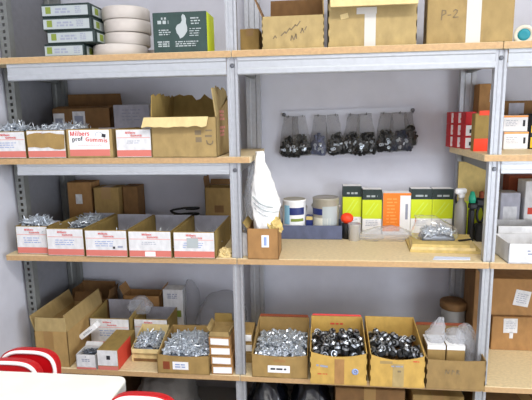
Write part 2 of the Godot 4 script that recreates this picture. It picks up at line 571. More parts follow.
# a heap nobody could count; fills x0..x1, z0..z1 of the world with its top near y0 + h
func heap(called: String, label: String, category: String, mesh: Mesh, mat: Material, core: Material, at: Vector3, w: float, d: float, h: float, count: int, group := "", spread := 1.0, dome := 0.35) -> Node3D:
	var t := thing(called, label, category, at, 0.0, group, "stuff")
	var n := FastNoiseLite.new()
	n.seed = count + int(absf(at.x) * 100)
	n.frequency = 22.0
	var top := func(x: float, z: float) -> float:
		var a := 2.0 * x / w
		var b := 2.0 * z / d
		return h * (1.0 - dome * 0.5 * (a * a + b * b)) + n.get_noise_2d(x, z) * 0.012
	var st := begin(false)
	var g := 10
	for i in g:
		for j in g:
			var q := []
			for e in [[i, j], [i + 1, j], [i + 1, j + 1], [i, j + 1]]:
				var x: float = (e[0] / float(g) - 0.5) * w
				var z: float = (e[1] / float(g) - 0.5) * d
				q.append(Vector3(x, maxf(top.call(x, z) - 0.010, 0.0), z))
			quad(st, q[0], q[1], q[2], q[3], Vector3(0, 1, 0))
	for s in [[-1, 0], [1, 0], [0, -1], [0, 1]]:
		for i in g:
			var q := []
			for e in [i, i + 1]:
				var f: float = e / float(g) - 0.5
				var x: float = s[0] * w / 2 if s[0] != 0 else f * w
				var z: float = s[1] * d / 2 if s[1] != 0 else f * d
				q.append(Vector3(x, 0, z))
				q.append(Vector3(x, maxf(top.call(x, z) - 0.010, 0.0), z))
			quad(st, q[0], q[2], q[3], q[1], Vector3(s[0], 0, s[1]))
	var mound := obj("mound", st, core, t)
	mound.set_meta("kind", "stuff")
	var mm := MultiMesh.new()
	mm.transform_format = MultiMesh.TRANSFORM_3D
	mm.mesh = mesh
	mm.instance_count = count
	for i in count:
		var x := (rng.randf() - 0.5) * (w - 0.014)
		var z := (rng.randf() - 0.5) * (d - 0.014)
		var b := Basis.from_euler(Vector3(rng.randf() * TAU, rng.randf() * TAU, rng.randf() * TAU))
		mm.set_instance_transform(i, Transform3D(b, Vector3(x, top.call(x, z) + (rng.randf() - 0.6) * 0.012 * spread, z)))
	var mi := MultiMeshInstance3D.new()
	mi.name = "pieces"
	mi.multimesh = mm
	mi.material_override = mat
	t.add_child(mi, true)
	mi.set_meta("kind", "stuff")
	return t

# ------------------------------------------------------------------ the room
func room() -> void:
	var st := begin()
	add_box(st, Vector3(0.975, 1.7, WALL_Z - 0.06), Vector3(4.29, 3.4, 0.12))
	struct("wall_back", st, M.wall)
	st = begin()
	add_box(st, Vector3(WALL_X - 0.06, 1.7, 1.81), Vector3(0.12, 3.4, 4.78))
	struct("wall_left", st, M.wall)
	st = begin()
	add_box(st, Vector3(3.06, 1.7, 1.81), Vector3(0.12, 3.4, 4.78))
	struct("wall_right", st, M.wall)
	st = begin()
	add_box(st, Vector3(0.975, 1.7, 4.26), Vector3(4.29, 3.4, 0.12))
	struct("wall_front", st, M.wall)
	st = begin()
	add_box(st, Vector3(0.975, -0.06, 1.81), Vector3(4.29, 0.12, 5.02))
	struct("floor", st, M.floor)
	st = begin()
	add_box(st, Vector3(0.975, 3.46, 1.81), Vector3(4.29, 0.12, 5.02))
	struct("ceiling", st, M.ceiling)
	st = begin()
	add_box(st, Vector3(0.975, 0.04, WALL_Z + 0.006), Vector3(4.04, 0.08, 0.012), 0.003)
	struct("baseboard_back", st, M.trim)
	st = begin()
	add_box(st, Vector3(WALL_X + 0.006, 0.04, 1.82), Vector3(0.012, 0.08, 4.6), 0.003)
	struct("baseboard_left", st, M.trim)

func ceiling_lamp(at: Vector3, w: float, d: float, energy: float, label: String) -> void:
	var t := thing("ceiling_lamp", label, "lamp", at, 0.0, "ceiling lamps")
	var st := begin()
	add_box(st, Vector3(0, -0.02, 0), Vector3(w + 0.06, 0.04, d + 0.06), 0.006)
	obj("housing", st, M.white, t)
	st = begin()
	add_box(st, Vector3(0, -0.042, 0), Vector3(w, 0.006, d), 0.002)
	var glow := StandardMaterial3D.new()
	glow.albedo_color = Color(0.9, 0.9, 0.9)
	glow.emission_enabled = true
	glow.emission = Color(1, 0.985, 0.96)
	glow.emission_energy_multiplier = 1.0
	obj("diffuser", st, glow, t)
	var l := AreaLight3D.new()
	l.name = "lamp_light"
	l.area_size = Vector2(w, d)
	l.light_energy = energy
	l.light_color = Color(1, 0.985, 0.965)
	l.shadow_enabled = true
	l.area_range = 9.0
	l.area_attenuation = 2.0
	t.add_child(l, true)
	l.position = Vector3(0, -0.05, 0)
	l.rotation_degrees = Vector3(-90, 0, 0)

func add_fill_window(at: Vector3, w: float, h: float, energy: float) -> void:
	# an added window, unseen in the right wall, put in as soft fill
	var t := thing("added_window_1", "", "", at, 90.0)
	t.set_meta("kind", "structure")
	var st := begin()
	for sx in [-1, 0, 1]: add_box(st, Vector3(sx * w / 2, 0, -0.02), Vector3(0.05, h + 0.05, 0.05), 0.004)
	for sy in [-1, 1]: add_box(st, Vector3(0, sy * h / 2, -0.02), Vector3(w, 0.05, 0.05), 0.004)
	obj("added_window_frame", st, M.white, t)
	var glow := StandardMaterial3D.new()
	glow.albedo_color = Color(0.8, 0.85, 0.9)
	glow.emission_enabled = true
	glow.emission = Color(0.92, 0.95, 1.0)
	glow.emission_energy_multiplier = 0.9
	for sx in [-1, 1]:
		st = begin()
		add_box(st, Vector3(sx * w / 4, 0, -0.012), Vector3(w / 2 - 0.05, h - 0.05, 0.008))
		obj("pane", st, glow, t)
	var l := AreaLight3D.new()
	l.name = "window_fill_light"
	l.area_size = Vector2(w - 0.1, h - 0.1)
	l.light_energy = energy
	l.light_color = Color(0.94, 0.965, 1.0)
	l.shadow_enabled = true
	l.area_range = 9.0
	l.area_attenuation = 2.0
	t.add_child(l, true)
	l.position = Vector3(0, 0, -0.05)

# ------------------------------------------------------------------ the rack
func post(t: Node3D, called: String, x: float, z: float, y1: float, w: float, depth: float, m: Material, ridged := true) -> MeshInstance3D:
	# an omega profile: two flat flanges, a shallow groove between, lips running back
	var k := 0.002
	var h := w / 2
	var g := w * 0.16
	var gd := 0.005 if ridged else 0.0012
	var pr := PackedVector2Array([Vector2(-h, depth), Vector2(-h, 0), Vector2(-g - gd, 0), Vector2(-g, gd), Vector2(g, gd), Vector2(g + gd, 0), Vector2(h, 0), Vector2(h, depth), Vector2(h - k, depth), Vector2(h - k, k), Vector2(g + gd - k * 0.4, k), Vector2(g - k * 0.4, gd + k), Vector2(-g + k * 0.4, gd + k), Vector2(-g - gd + k * 0.4, k), Vector2(-h + k, k), Vector2(-h + k, depth)])
	var st := begin()
	add_slab(st, pr, Vector3(x, y1, z), Vector3(1, 0, 0), Vector3(0, 0, -1), y1)
	return obj(called, st, m, t)

func bolt_at(parent: Node, at: Vector3, r := 0.007) -> void:
	var st := begin()
	add_lathe(st, [Vector2(0, 0.005), Vector2(r * 0.8, 0.005), Vector2(r, 0.004), Vector2(r, 0), Vector2(r * 1.35, 0), Vector2(r * 1.35, -0.0015)], 6, Transform3D(Basis(Vector3(1, 0, 0), PI / 2), at))
	obj("bolt", st, M.bolt, parent)

func rack() -> void:
	var t := thing("shelving_rack", "galvanised steel shelving frame of posts and beams standing along the wall", "shelving", Vector3.ZERO)
	var zf := -0.014
	# the perforated angle post by the left wall, with real slots
	var st := begin()
	var px := -1.012
	var pz := -0.137
	var w := 0.042
	for sx in [-1, 1]:
		add_box(st, Vector3(px + sx * 0.0135, 1.1, pz), Vector3(0.015, 2.2, 0.002))
		add_box(st, Vector3(px + sx * (w / 2 - 0.001), 1.1, pz - 0.018), Vector3(0.002, 2.2, 0.034))
	var y := 0.02
	while y < 2.19:
		add_box(st, Vector3(px, y, pz), Vector3(0.0125, 0.014, 0.002))
		y += 0.028
	obj("perforated_post", st, M.grey_steel, t)
	var mid := post(t, "post", 0.0, zf, 2.2, 0.042, 0.03, M.steel)
	var right := post(t, "post", 1.0, zf, S1 - 0.026, 0.042, 0.03, M.steel)
	post(t, "post", 2.0, zf, 2.2, 0.042, 0.03, M.steel)
	for x in [-1.0, 0.012, 1.03, 2.0]:
		post(t, "rear_post", x, -0.515, S1 - 0.026 if x > 0.9 and x < 1.5 else 2.2, 0.07, 0.035, M.grey_steel if x < -0.5 else M.steel)
	# boards rest on beams and arms; each runs a little in front of the posts
	var th := 0.025
	var k := 0.0015
	for b in [[S1, -1.035, 0.0, "top chipboard shelf, left of middle post, carrying the white tape rolls"], [S1, 0.0, 1.0, "top chipboard shelf between the posts, under the large cartons"], [S1, 1.0, 2.03, "top chipboard shelf right of the right post, under the small cream roll"], [S2, -1.035, 0.065, "second chipboard shelf in the left bay, carrying screw cartons and the torn carton"], [S2, 0.955, 2.03, "second chipboard shelf at the right, carrying the red and white boxes"], [S3, -1.02, 0.0, "third chipboard shelf in the left bay, carrying five red-footed screw cartons"], [S3, 0.0, 1.0, "bright bare-fronted third chipboard shelf between the posts, under the paint cans"], [S3, 1.0, 2.03, "third chipboard shelf right of the right post, carrying white trays"], [S4, -1.035, 0.0, "bottom chipboard shelf in the left bay, behind table and chairs"], [S4, 0.0, 1.0, "bottom chipboard shelf between the posts, under nuts and fittings cartons"], [S4, 1.0, 2.03, "bottom chipboard shelf right of the right post, bare at the front"]]:
		st = begin()
		var x0: float = b[1] + (k if b[1] > -0.5 else 0.0)
		var x1: float = b[2] - (k if b[2] < 1.5 else 0.0)
		var lip := 0.013
		add_box(st, Vector3((x0 + x1) / 2, b[0] - th / 2, -lip / 2), Vector3(x1 - x0, th, lip), 0.002)
		# behind the lip the board is notched round the posts
		var parts := [x0]
		for p in [-1.012, 0.0, 1.0, 2.0]:
			for s in [-1, 1]:
				var c: float = p + s * 0.023
				if c > x0 + 0.001 and c < x1 - 0.001: parts.append(c)
		parts.append(x1)
		for i in parts.size() - 1:
			var mx: float = (parts[i] + parts[i + 1]) / 2
			var blocked := false
			for p in [-1.012, 0.0, 1.0, 2.0]:
				if absf(mx - p) < 0.023: blocked = true
			var z0 := -lip
			var z1 := -0.51
			if blocked:
				var l: float = parts[i + 1] - parts[i]
				if l < 0.05 and mx < -0.9:
					add_box(st, Vector3(mx, b[0] - th / 2, (z0 - 0.134) / 2), Vector3(l, th, 0.134 + z0))
					z0 = -0.176
				elif l < 0.05: z0 = -0.047
			add_box(st, Vector3(mx, b[0] - th / 2, (z0 + z1) / 2), Vector3(parts[i + 1] - parts[i], th, z0 - z1))
		var bo := obj("shelf_board", st, M.chip)
		st = begin()
		add_box(st, Vector3((x0 + x1) / 2, b[0] - th / 2, 0.0004), Vector3(x1 - x0 - 0.002, th - 0.003, 0.0008))
		obj("edge_band", st, M.edge, bo)
		tag(bo, b[3], "shelf board", "chipboard shelf boards")
	st = begin()
	add_box(st, Vector3(-1.041, 1.1, -0.345), Vector3(0.002, 2.2, 0.38))  # added sheet; its grey paints the wall shade between the left posts
	obj("shade_sheet", st, M.panel, t)
	# front beams under the two upper levels
	for b in [[S1, -0.9325, -0.0225], [S1, 0.0225, 0.9775], [S1, 1.0225, 1.9775], [S2, -0.9325, -0.0225], [S2, 1.0225, 1.9775]]:
		var top: float = b[0] - th - 0.0005
		var pr := PackedVector2Array([Vector2(0.0, 0), Vector2(0.0, -0.012), Vector2(0.003, -0.016), Vector2(0.003, -0.040), Vector2(0.0, -0.046), Vector2(0.0, -0.062), Vector2(0.004, -0.066), Vector2(0.03, -0.066), Vector2(0.03, -0.064), Vector2(0.0055, -0.064), Vector2(0.002, -0.060), Vector2(0.002, -0.046), Vector2(0.005, -0.040), Vector2(0.005, -0.016), Vector2(0.002, -0.012), Vector2(0.002, -0.002), Vector2(0.03, -0.002), Vector2(0.03, 0)])
		if b[0] == S2:
			for i in pr.size(): pr[i].y *= 0.72
		st = begin()
		add_slab(st, pr, Vector3(b[2], top, zf + 0.006), Vector3(0, 0, -1), Vector3(0, 1, 0), b[2] - b[1])
		obj("beam", st, M.beam, t)
	for b in [S1, S2]:
		bolt_at(mid, Vector3(0, b - 0.055, zf - 0.003))
		bolt_at(right, Vector3(1.0, b - 0.055, zf - 0.003))
	# side arms that carry the boards at each frame, and rear rails
	for f in [[-1.012, -1.0], [0.0, 0.012], [1.0, 1.03], [2.0, 2.0]]:
		for s in [S1, S2, S3, S4]:
			if f[0] > 1.5 and s < 0.0: continue
			st = begin()
			var a := Vector3(f[0], s - th - 0.022, -0.175 if f[0] < -0.5 else -0.046)
			var c := Vector3(f[1], s - th - 0.022, -0.513)
			var dz := (c - a)
			var B := Basis.looking_at(dz.normalized())
			add_box(st, (a + c) / 2, Vector3(0.022, 0.042, dz.length()), 0.002, B)
			obj("side_arm", st, M.grey_steel, t)

# ------------------------------------------------------------------ top shelf
func top_shelf() -> void:
	# flat dark green boxes with pale end labels, four in a stack
	var where := ["top", "second from top", "third from top", "bottom"]
	for i in 4:
		var y := S1 + (3 - i) * 0.0515
		var dx: float = [0.0, 0.002, 0.014, -0.004][i]
		var t := closed_box("flat_box", "flat dark green box with pale printed end, %s in the stack of four" % where[i], Vector3(-0.672 + dx - (0.014 if i == 3 else 0.0), y, -0.03), 0.203 if i < 3 else 0.168, 0.051, 0.25, M.green_dark, {"group": "flat green boxes on the top shelf", "turn": [0.0, 1.0, -1.5, 0.5][i]})
		var l := plate(t, "label", M.label_grey, Vector3(-0.002, 0.024, 0), 0.192 if i < 3 else 0.160, 0.037)
		plate(l, "green_mark", M.green_mark, Vector3(-0.072 if i < 3 else -0.062, 0.026, 0.0008), 0.022, 0.026)
		small_print(l, "small_print", M.ink_grey, Vector3(-0.008, 0.024, 0), 0.075, 0.022, 2, 20 + i, Vector3(1, 0, 0), Vector3(0, 1, 0), 0.0014, 0.7)
		small_print(l, "small_print", M.ink_grey, Vector3(0.055, 0.026, 0), 0.03, 0.028, 4, 30 + i)
		var r := plate(t, "side_label", M.label_grey, Vector3(0.1015 if i < 3 else 0.084, 0.025, -0.125), 0.2, 0.034, Vector3(0, 0, -1), Vector3(0, 1, 0))
		plate(r, "green_mark", M.green_mark, Vector3((0.1015 if i < 3 else 0.084) + 0.0008, 0.026, -0.06), 0.03, 0.026, Vector3(0, 0, -1), Vector3(0, 1, 0))
	# rolls of white tape
	var rolls := [[Vector3(-0.495, S1, -0.14), 0.112, 0.046, "wide white tape roll lying flat under the stack of three rolls"],
		[Vector3(-0.474, S1 + 0.047, -0.165), 0.095, 0.050, "white tape roll, lowest of the three stacked on the wide roll"],
		[Vector3(-0.470, S1 + 0.0975, -0.165), 0.097, 0.051, "white tape roll, middle of the three stacked on the wide roll"],
		[Vector3(-0.474, S1 + 0.149, -0.165), 0.098, 0.051, "white tape roll, topmost of the stack beside the flat green boxes"],
		[Vector3(-0.402, S1, -0.34), 0.085, 0.048, "smaller white tape roll half hidden behind the wide flat roll"]]
	for r in rolls:
		var t := thing("tape_roll", r[3], "tape roll", r[0], 0.0, "white tape rolls on the top shelf")
		var R: float = r[1]
		var h: float = r[2]
		var st := begin(false)
		add_lathe(st, [Vector2(R * 0.42, 0.002), Vector2(R - 0.003, 0.002), Vector2(R, 0.005), Vector2(R, h - 0.004), Vector2(R - 0.003, h), Vector2(R * 0.42, h), Vector2(R * 0.42, 0.002)], 40)
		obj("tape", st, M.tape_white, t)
		st = begin(false)
		add_lathe(st, [Vector2(R * 0.38, 0), Vector2(R * 0.42, 0), Vector2(R * 0.42, h), Vector2(R * 0.38, h), Vector2(R * 0.38, 0)], 32)
		obj("core", st, M.kraft, t)
	# green product box with a pale figure
	var g := closed_box("product_box", "dark green printed box with lime end and pale silhouette, beside middle post", Vector3(-0.2065, S1, -0.03), 0.217, 0.155, 0.13, M.green_box)
	plate(g, "lime_end", M.lime, Vector3(0.1085, 0.0775, -0.065), 0.126, 0.15, Vector3(0, 0, -1), Vector3(0, 1, 0))
	var fig := PackedVector2Array()
	for q in [[0.000, 0.055], [0.012, 0.060], [0.020, 0.068], [0.030, 0.082], [0.030, 0.098], [0.026, 0.112], [0.027, 0.128], [0.022, 0.142], [0.014, 0.146], [0.009, 0.138], [0.010, 0.122], [0.004, 0.112], [-0.010, 0.106], [-0.016, 0.094], [-0.012, 0.076], [-0.004, 0.066]]:
		fig.append(Vector2(q[0], q[1]))
	var st2 := begin()
	add_slab(st2, fig, Vector3(0, 0, 0.0009), Vector3(1, 0, 0), Vector3(0, 1, 0), 0.0008)
	obj("pale_figure", st2, M.label_grey, g)
	for q in [[-0.062, 0.118, 0.058, 0.014, 1, 0.9], [-0.062, 0.132, 0.024, 0.010, 1, 0.8], [-0.060, 0.080, 0.052, 0.024, 3, 0.5], [-0.062, 0.036, 0.060, 0.024, 3, 0.6], [0.064, 0.120, 0.04, 0.03, 3, 0.45], [0.030, 0.035, 0.10, 0.024, 3, 0.5], [0.062, 0.078, 0.05, 0.034, 4, 0.35]]:
		small_print(g, "small_print", M.label_grey, Vector3(q[0], q[1], 0), q[2], q[3], q[4], int(q[0] * 900 + 77 + q[1] * 500), Vector3(1, 0, 0), Vector3(0, 1, 0), 0.0010, q[5])
	closed_box("carton", "small brown carton standing just right of the middle post on the top shelf", Vector3(0.048, S1, -0.18), 0.080, 0.108, 0.2, M.kraft_tan, {"tape": M.tape_brown, "tape_w": 0.03, "tape_l": 0.03})
	# opened carton with marker scrawl
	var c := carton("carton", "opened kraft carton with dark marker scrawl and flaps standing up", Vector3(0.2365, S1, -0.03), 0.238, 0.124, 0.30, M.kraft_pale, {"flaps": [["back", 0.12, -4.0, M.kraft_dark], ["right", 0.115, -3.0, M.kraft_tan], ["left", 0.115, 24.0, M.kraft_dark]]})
	strokes(c, "marker_scrawl", M.ink_pale, Vector3.ZERO, [[Vector2(-0.075, 0.042), Vector2(-0.068, 0.052), Vector2(-0.063, 0.044)], [Vector2(-0.045, 0.052), Vector2(-0.030, 0.066), Vector2(-0.026, 0.060), Vector2(-0.012, 0.078), Vector2(-0.006, 0.072), Vector2(0.010, 0.090), Vector2(0.016, 0.086), Vector2(0.028, 0.102)], [Vector2(-0.008, 0.034), Vector2(-0.004, 0.050), Vector2(0.004, 0.036), Vector2(0.012, 0.056), Vector2(0.014, 0.040)], [Vector2(0.030, 0.060), Vector2(0.036, 0.076), Vector2(0.042, 0.062)], [Vector2(0.046, 0.070), Vector2(0.052, 0.082)]], 0.0042)
	# the big carton whose front flap hangs out
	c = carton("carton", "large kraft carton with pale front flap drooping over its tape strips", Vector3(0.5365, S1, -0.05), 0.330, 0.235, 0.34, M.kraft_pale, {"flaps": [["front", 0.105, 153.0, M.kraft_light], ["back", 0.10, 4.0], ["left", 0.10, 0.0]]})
	plate(c, "tape_strip", M.tape_clear, Vector3(-0.008, 0.065, 0), 0.042, 0.13)
	plate(c, "tape_strip", M.tape_clear, Vector3(-0.022, 0.135, 0.0008), 0.075, 0.024)
	plate(c, "tape_strip", M.kraft_light, Vector3(-0.105, 0.118, 0), 0.03, 0.018, Vector3(0.97, 0.22, 0), Vector3(-0.22, 0.97, 0))
	# carton marked P-2
	c = closed_box("carton", "large kraft carton with hand-lettered P-2 and white tape down its front", Vector3(0.885, S1, -0.03), 0.298, 0.235, 0.32, M.kraft, {"bevel": 0.003, "turn": -9.0})
	plate(c, "tape", M.tape_clear, Vector3(0.014, 0.1175, 0), 0.050, 0.234)
	plate(c, "tape", M.tape_clear, Vector3(0.014, 0.235, -0.16), 0.050, 0.318, Vector3(1, 0, 0), Vector3(0, 0, -1))
	strokes(c, "lettering", M.ink_pale, Vector3(-0.098, 0.090, 0), [[Vector2(0, 0), Vector2(0.002, 0.034)], [Vector2(0.002, 0.034), Vector2(0.014, 0.032), Vector2(0.015, 0.022), Vector2(0.002, 0.016)], [Vector2(0.022, 0.015), Vector2(0.033, 0.016)], [Vector2(0.041, 0.028), Vector2(0.047, 0.034), Vector2(0.055, 0.030), Vector2(0.053, 0.022), Vector2(0.041, 0.006), Vector2(0.058, 0.007)]], 0.0032)
	# small roll standing on edge
	var t := thing("tape_roll", "small cream tape roll with teal centre standing on edge at the right", "tape roll", Vector3(1.112, S1 + 0.036, -0.12), -20)
	var B := Transform3D(Basis(Vector3(1, 0, 0), PI / 2), Vector3.ZERO)
	var st := begin(false)
	add_lathe(st, [Vector2(0.022, -0.02), Vector2(0.034, -0.02), Vector2(0.036, -0.018), Vector2(0.036, 0.018), Vector2(0.034, 0.02), Vector2(0.022, 0.02), Vector2(0.022, -0.02)], 32, B)
	obj("tape", st, M.cream, t)
	st = begin(false)
	add_lathe(st, [Vector2(0.0, -0.019), Vector2(0.022, -0.019), Vector2(0.022, 0.0195), Vector2(0.012, 0.0195), Vector2(0.0, 0.017)], 28, B)
	obj("core", st, M.teal, t)

# ------------------------------------------------------------------ second shelf, left bay
func second_shelf_left() -> void:
	var a := carton("screw_carton", "white screw carton with red foot at the left end of second shelf", Vector3(-0.953, S2, 0.0), 0.152, 0.113, 0.125, M.kraft_olive, {"group": "screw cartons on the second shelf", "back_material": M.board_grey})
	screw_label(a, 0.152, 0.113, 101)
	var b := carton("screw_carton", "screw carton with torn label showing bare brown board", Vector3(-0.786, S2, 0.0), 0.170, 0.116, 0.30, M.kraft_olive, {"group": "screw cartons on the second shelf", "back_material": M.board_grey})
	screw_label(b, 0.170, 0.116, 102)
	var rip := PackedVector2Array([Vector2(-0.081, 0.046), Vector2(-0.05, 0.047), Vector2(-0.02, 0.043), Vector2(0.01, 0.046), Vector2(0.035, 0.038), Vector2(0.06, 0.036), Vector2(0.080, 0.040), Vector2(0.082, 0.098), Vector2(0.05, 0.100), Vector2(0.02, 0.106), Vector2(-0.01, 0.103), Vector2(-0.04, 0.106), Vector2(-0.07, 0.101), Vector2(-0.083, 0.096)])
	var st := begin()
	add_slab(st, rip, Vector3(0, 0, 0.0024), Vector3(1, 0, 0), Vector3(0, 1, 0), 0.0009)
	obj("torn_patch", st, M.kraft_tan, b)
	var c := carton("screw_carton", "kraft carton with bold red Milbers label and dark picture, second shelf", Vector3(-0.597, S2, 0.0), 0.200, 0.118, 0.30, M.kraft, {"group": "screw cartons on the second shelf", "back_material": M.board_grey})
	var l := plate(c, "label", M.white, Vector3(-0.002, 0.0615, 0), 0.172, 0.105)
	plate(l, "red_band", M.band_red, Vector3(-0.002, 0.022, 0.0008), 0.172, 0.027, Vector3(1, 0, 0), Vector3(0, 1, 0), 0.0006)
	lettering(l, "Milbers", 0.018, Vector3(-0.040, 0.100, 0.0014), M.red_print, Vector3.ZERO, true, 0.95)
	lettering(l, "prof", 0.017, Vector3(-0.052, 0.078, 0.0014), M.ink, Vector3(0, 0, 3), true)
	lettering(l, "Gummis", 0.017, Vector3(0.030, 0.074, 0.0014), M.orange_print, Vector3(0, 0, -4), true)
	small_print(l, "small_print", M.red_faint, Vector3(0.0, 0.052, 0), 0.11, 0.008, 2, 5, Vector3(1, 0, 0), Vector3(0, 1, 0), 0.0014, 0.4)
	strokes(l, "picture", M.ink_grey, Vector3(0.04, 0.096, 0.0002), [[Vector2(-0.014, -0.006), Vector2(-0.010, 0.006), Vector2(0.0, 0.010), Vector2(0.012, 0.008), Vector2(0.016, 0.0)]], 0.002)
	plate(l, "picture", M.ink, Vector3(0.062, 0.091, 0.0008), 0.017, 0.014, Vector3(0.97, -0.2, 0), Vector3(0.2, 0.97, 0))
	var d := carton("screw_carton", "white screw carton with red foot tucked against the torn open carton", Vector3(-0.410, S2, 0.0), 0.150, 0.116, 0.30, M.kraft_olive, {"group": "screw cartons on the second shelf", "back_material": M.board_grey})
	screw_label(d, 0.150, 0.116, 104, false)
	var sm := screw_mesh()
	heap("screw_heap", "long zinc screws heaped above the rim of the leftmost carton", "screws", sm, M.screw, M.screw_dark, Vector3(-0.953, S2 + 0.005, -0.0625), 0.142, 0.114, 0.128, 260, "", 1.8)
	heap("screw_heap", "long zinc screws heaped in the carton with the torn label", "screws", sm, M.screw, M.screw_dark, Vector3(-0.786, S2 + 0.005, -0.15), 0.160, 0.285, 0.124, 450, "", 1.8)
	# cartons behind
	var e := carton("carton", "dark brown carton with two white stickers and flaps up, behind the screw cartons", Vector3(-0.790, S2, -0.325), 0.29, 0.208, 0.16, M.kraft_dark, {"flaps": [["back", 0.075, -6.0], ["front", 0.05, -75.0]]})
	for q in [[-0.012, 0.158, 0.062, 0.075], [-0.112, 0.145, 0.055, 0.085]]:
		var s := plate(e, "sticker", M.paper, Vector3(q[0], q[1], 0), q[2], q[3])
		plate(s, "sticker_print", M.ink_grey, Vector3(q[0], q[1] - 0.004, 0.0008), q[2] * 0.7, q[3] * 0.55)
	var f := closed_box("carton", "pale grey carton with faint print behind the red-footed cartons, second shelf", Vector3(-0.535, S2, -0.31), 0.175, 0.222, 0.18, M.board_grey)
	small_print(f, "small_print", M.ink_grey, Vector3(0.0, 0.175, 0), 0.10, 0.06, 4, 55, Vector3(1, 0, 0), Vector3(0, 1, 0), 0.001, 0.3)
	# the big torn carton
	var g := carton("carton", "large torn-open carton with ragged flaps and handling symbols beside middle post", Vector3(-0.1995, S2, 0.004), 0.267, 0.158, 0.30, M.kraft, {"back": 0.25, "torn": 0.016, "back_material": M.kraft_olive,
		"flaps": [["right", 0.118, -7.0, M.kraft_pale, 0.010], ["left", 0.09, -4.0, M.kraft_olive, 0.012]]})
	var fs := begin()
	add_slab(fs, torn(0.262, 0.046, 0.004, 31), Vector3(-0.160, 0.1585, 0.001), Vector3(1, 0, 0), Vector3(-0.06, -0.80, 0.56).normalized(), 0.0035)
	obj("flap", fs, M.kraft_light, g)
	for q in [[0.058, 0.098, 0.026, 0.018], [0.060, 0.070, 0.024, 0.020], [0.100, 0.084, 0.028, 0.008], [0.102, 0.106, 0.026, 0.006]]:
		plate(g, "handling_symbol", M.ink_pale, Vector3(q[0], q[1], 0), q[2], q[3])
	strokes(g, "handling_symbol", M.ink_pale, Vector3(0.104, 0.05, 0), [[Vector2(-0.012, 0.016), Vector2(-0.008, 0.004), Vector2(0.002, 0.0), Vector2(0.012, 0.006), Vector2(0.013, 0.014)]], 0.005)
	for y in [0.10, 0.165]:
		small_print(g, "red_print", M.red_faint, Vector3(0.1335, y, -0.12), 0.11, 0.045, 3, int(y * 100), Vector3(0, 0, -1), Vector3(0, 1, 0), 0.0009, 0.7)

# ------------------------------------------------------------------ second shelf, right bay
func second_shelf_right() -> void:
	var rows := ["top", "middle", "bottom"]
	var cols := [[0.966, -0.47, 0.036, "farthest column by the wall"], [0.980, -0.40, 0.038, "middle column"], [0.994, -0.325, 0.038, "nearest column beside the orange carton"]]
	for i in 3:
		for j in 3:
			var red: bool = i == 2 and j == 0
			var t := closed_box("small_box", "small red and white box, %s of the %s" % [rows[j], cols[i][3]], Vector3(cols[i][0], S2 + (2 - j) * 0.0545, cols[i][1]), cols[i][2] + 0.006, 0.054, 0.07, M.red, {"group": "small red and white boxes", "bevel": 0.0015})
			if not red:
				var l := plate(t, "label", M.white, Vector3(-0.002, 0.027, 0), cols[i][2] - 0.005, 0.045)
				if i == 2: plate(l, "printed_mark", M.ink, Vector3(0.002, 0.024, 0.0008), 0.010, 0.016)
				else: plate(l, "printed_mark", M.red_faint, Vector3(-0.003, 0.022, 0.0008), 0.014, 0.010)
	var o := closed_box("carton", "kraft carton with orange-red bands at top and foot, left of right post", Vector3(1.010, S2, -0.195), 0.074, 0.155, 0.045, M.kraft_olive)
	plate(o, "orange_band", M.orange_red, Vector3(0, 0.026, 0), 0.0755, 0.052)
	plate(o, "orange_band", M.orange_red, Vector3(0.008, 0.156, 0), 0.058, 0.019)
	for i in 2:
		var t := closed_box("small_box", ["white box with orange top edge, upper of the pair right of post", "white box with orange top edge, lower of the pair right of post"][i], Vector3(1.168 + i * 0.006, S2 + (0.0765 if i == 0 else 0.0), -0.29), 0.10, 0.075 if i == 1 else 0.068, 0.12, M.white, {"group": "white boxes with orange edges"})
		var h := 0.075 if i == 1 else 0.068
		plate(t, "orange_edge", M.orange_pale, Vector3(0, h - 0.005, 0), 0.099, 0.008)
		plate(t, "printed_mark", M.ink, Vector3(0.034, h * 0.5, 0), 0.009, 0.026)
		small_print(t, "small_print", M.ink_grey, Vector3(-0.015, h * 0.52, 0), 0.05, 0.03, 4, 70 + i, Vector3(1, 0, 0), Vector3(0, 1, 0), 0.001, 0.25)
	var b := closed_box("carton", "brown carton with white sticker behind the orange-banded carton", Vector3(1.105, S2, -0.43), 0.10, 0.286, 0.08, M.kraft_brown)
	plate(b, "sticker", M.paper, Vector3(0.022, 0.232, 0), 0.05, 0.055)
	var k := closed_box("carton", "brown carton with pale sticker behind the two white boxes", Vector3(1.225, S2, -0.43), 0.13, 0.208, 0.08, M.kraft_dark)
	plate(k, "sticker", M.board_grey, Vector3(-0.006, 0.17, 0), 0.065, 0.055)
	var y := closed_box("tool_case", "black case with yellow band at the right edge of second shelf", Vector3(1.285, S2, -0.29), 0.12, 0.15, 0.14, M.black_soft, {"category": "case", "bevel": 0.008})
	plate(y, "yellow_band", M.yellow, Vector3(0, 0.085, 0), 0.104, 0.03)
	plate(y, "yellow_band", M.yellow, Vector3(0, 0.028, 0), 0.104, 0.045)

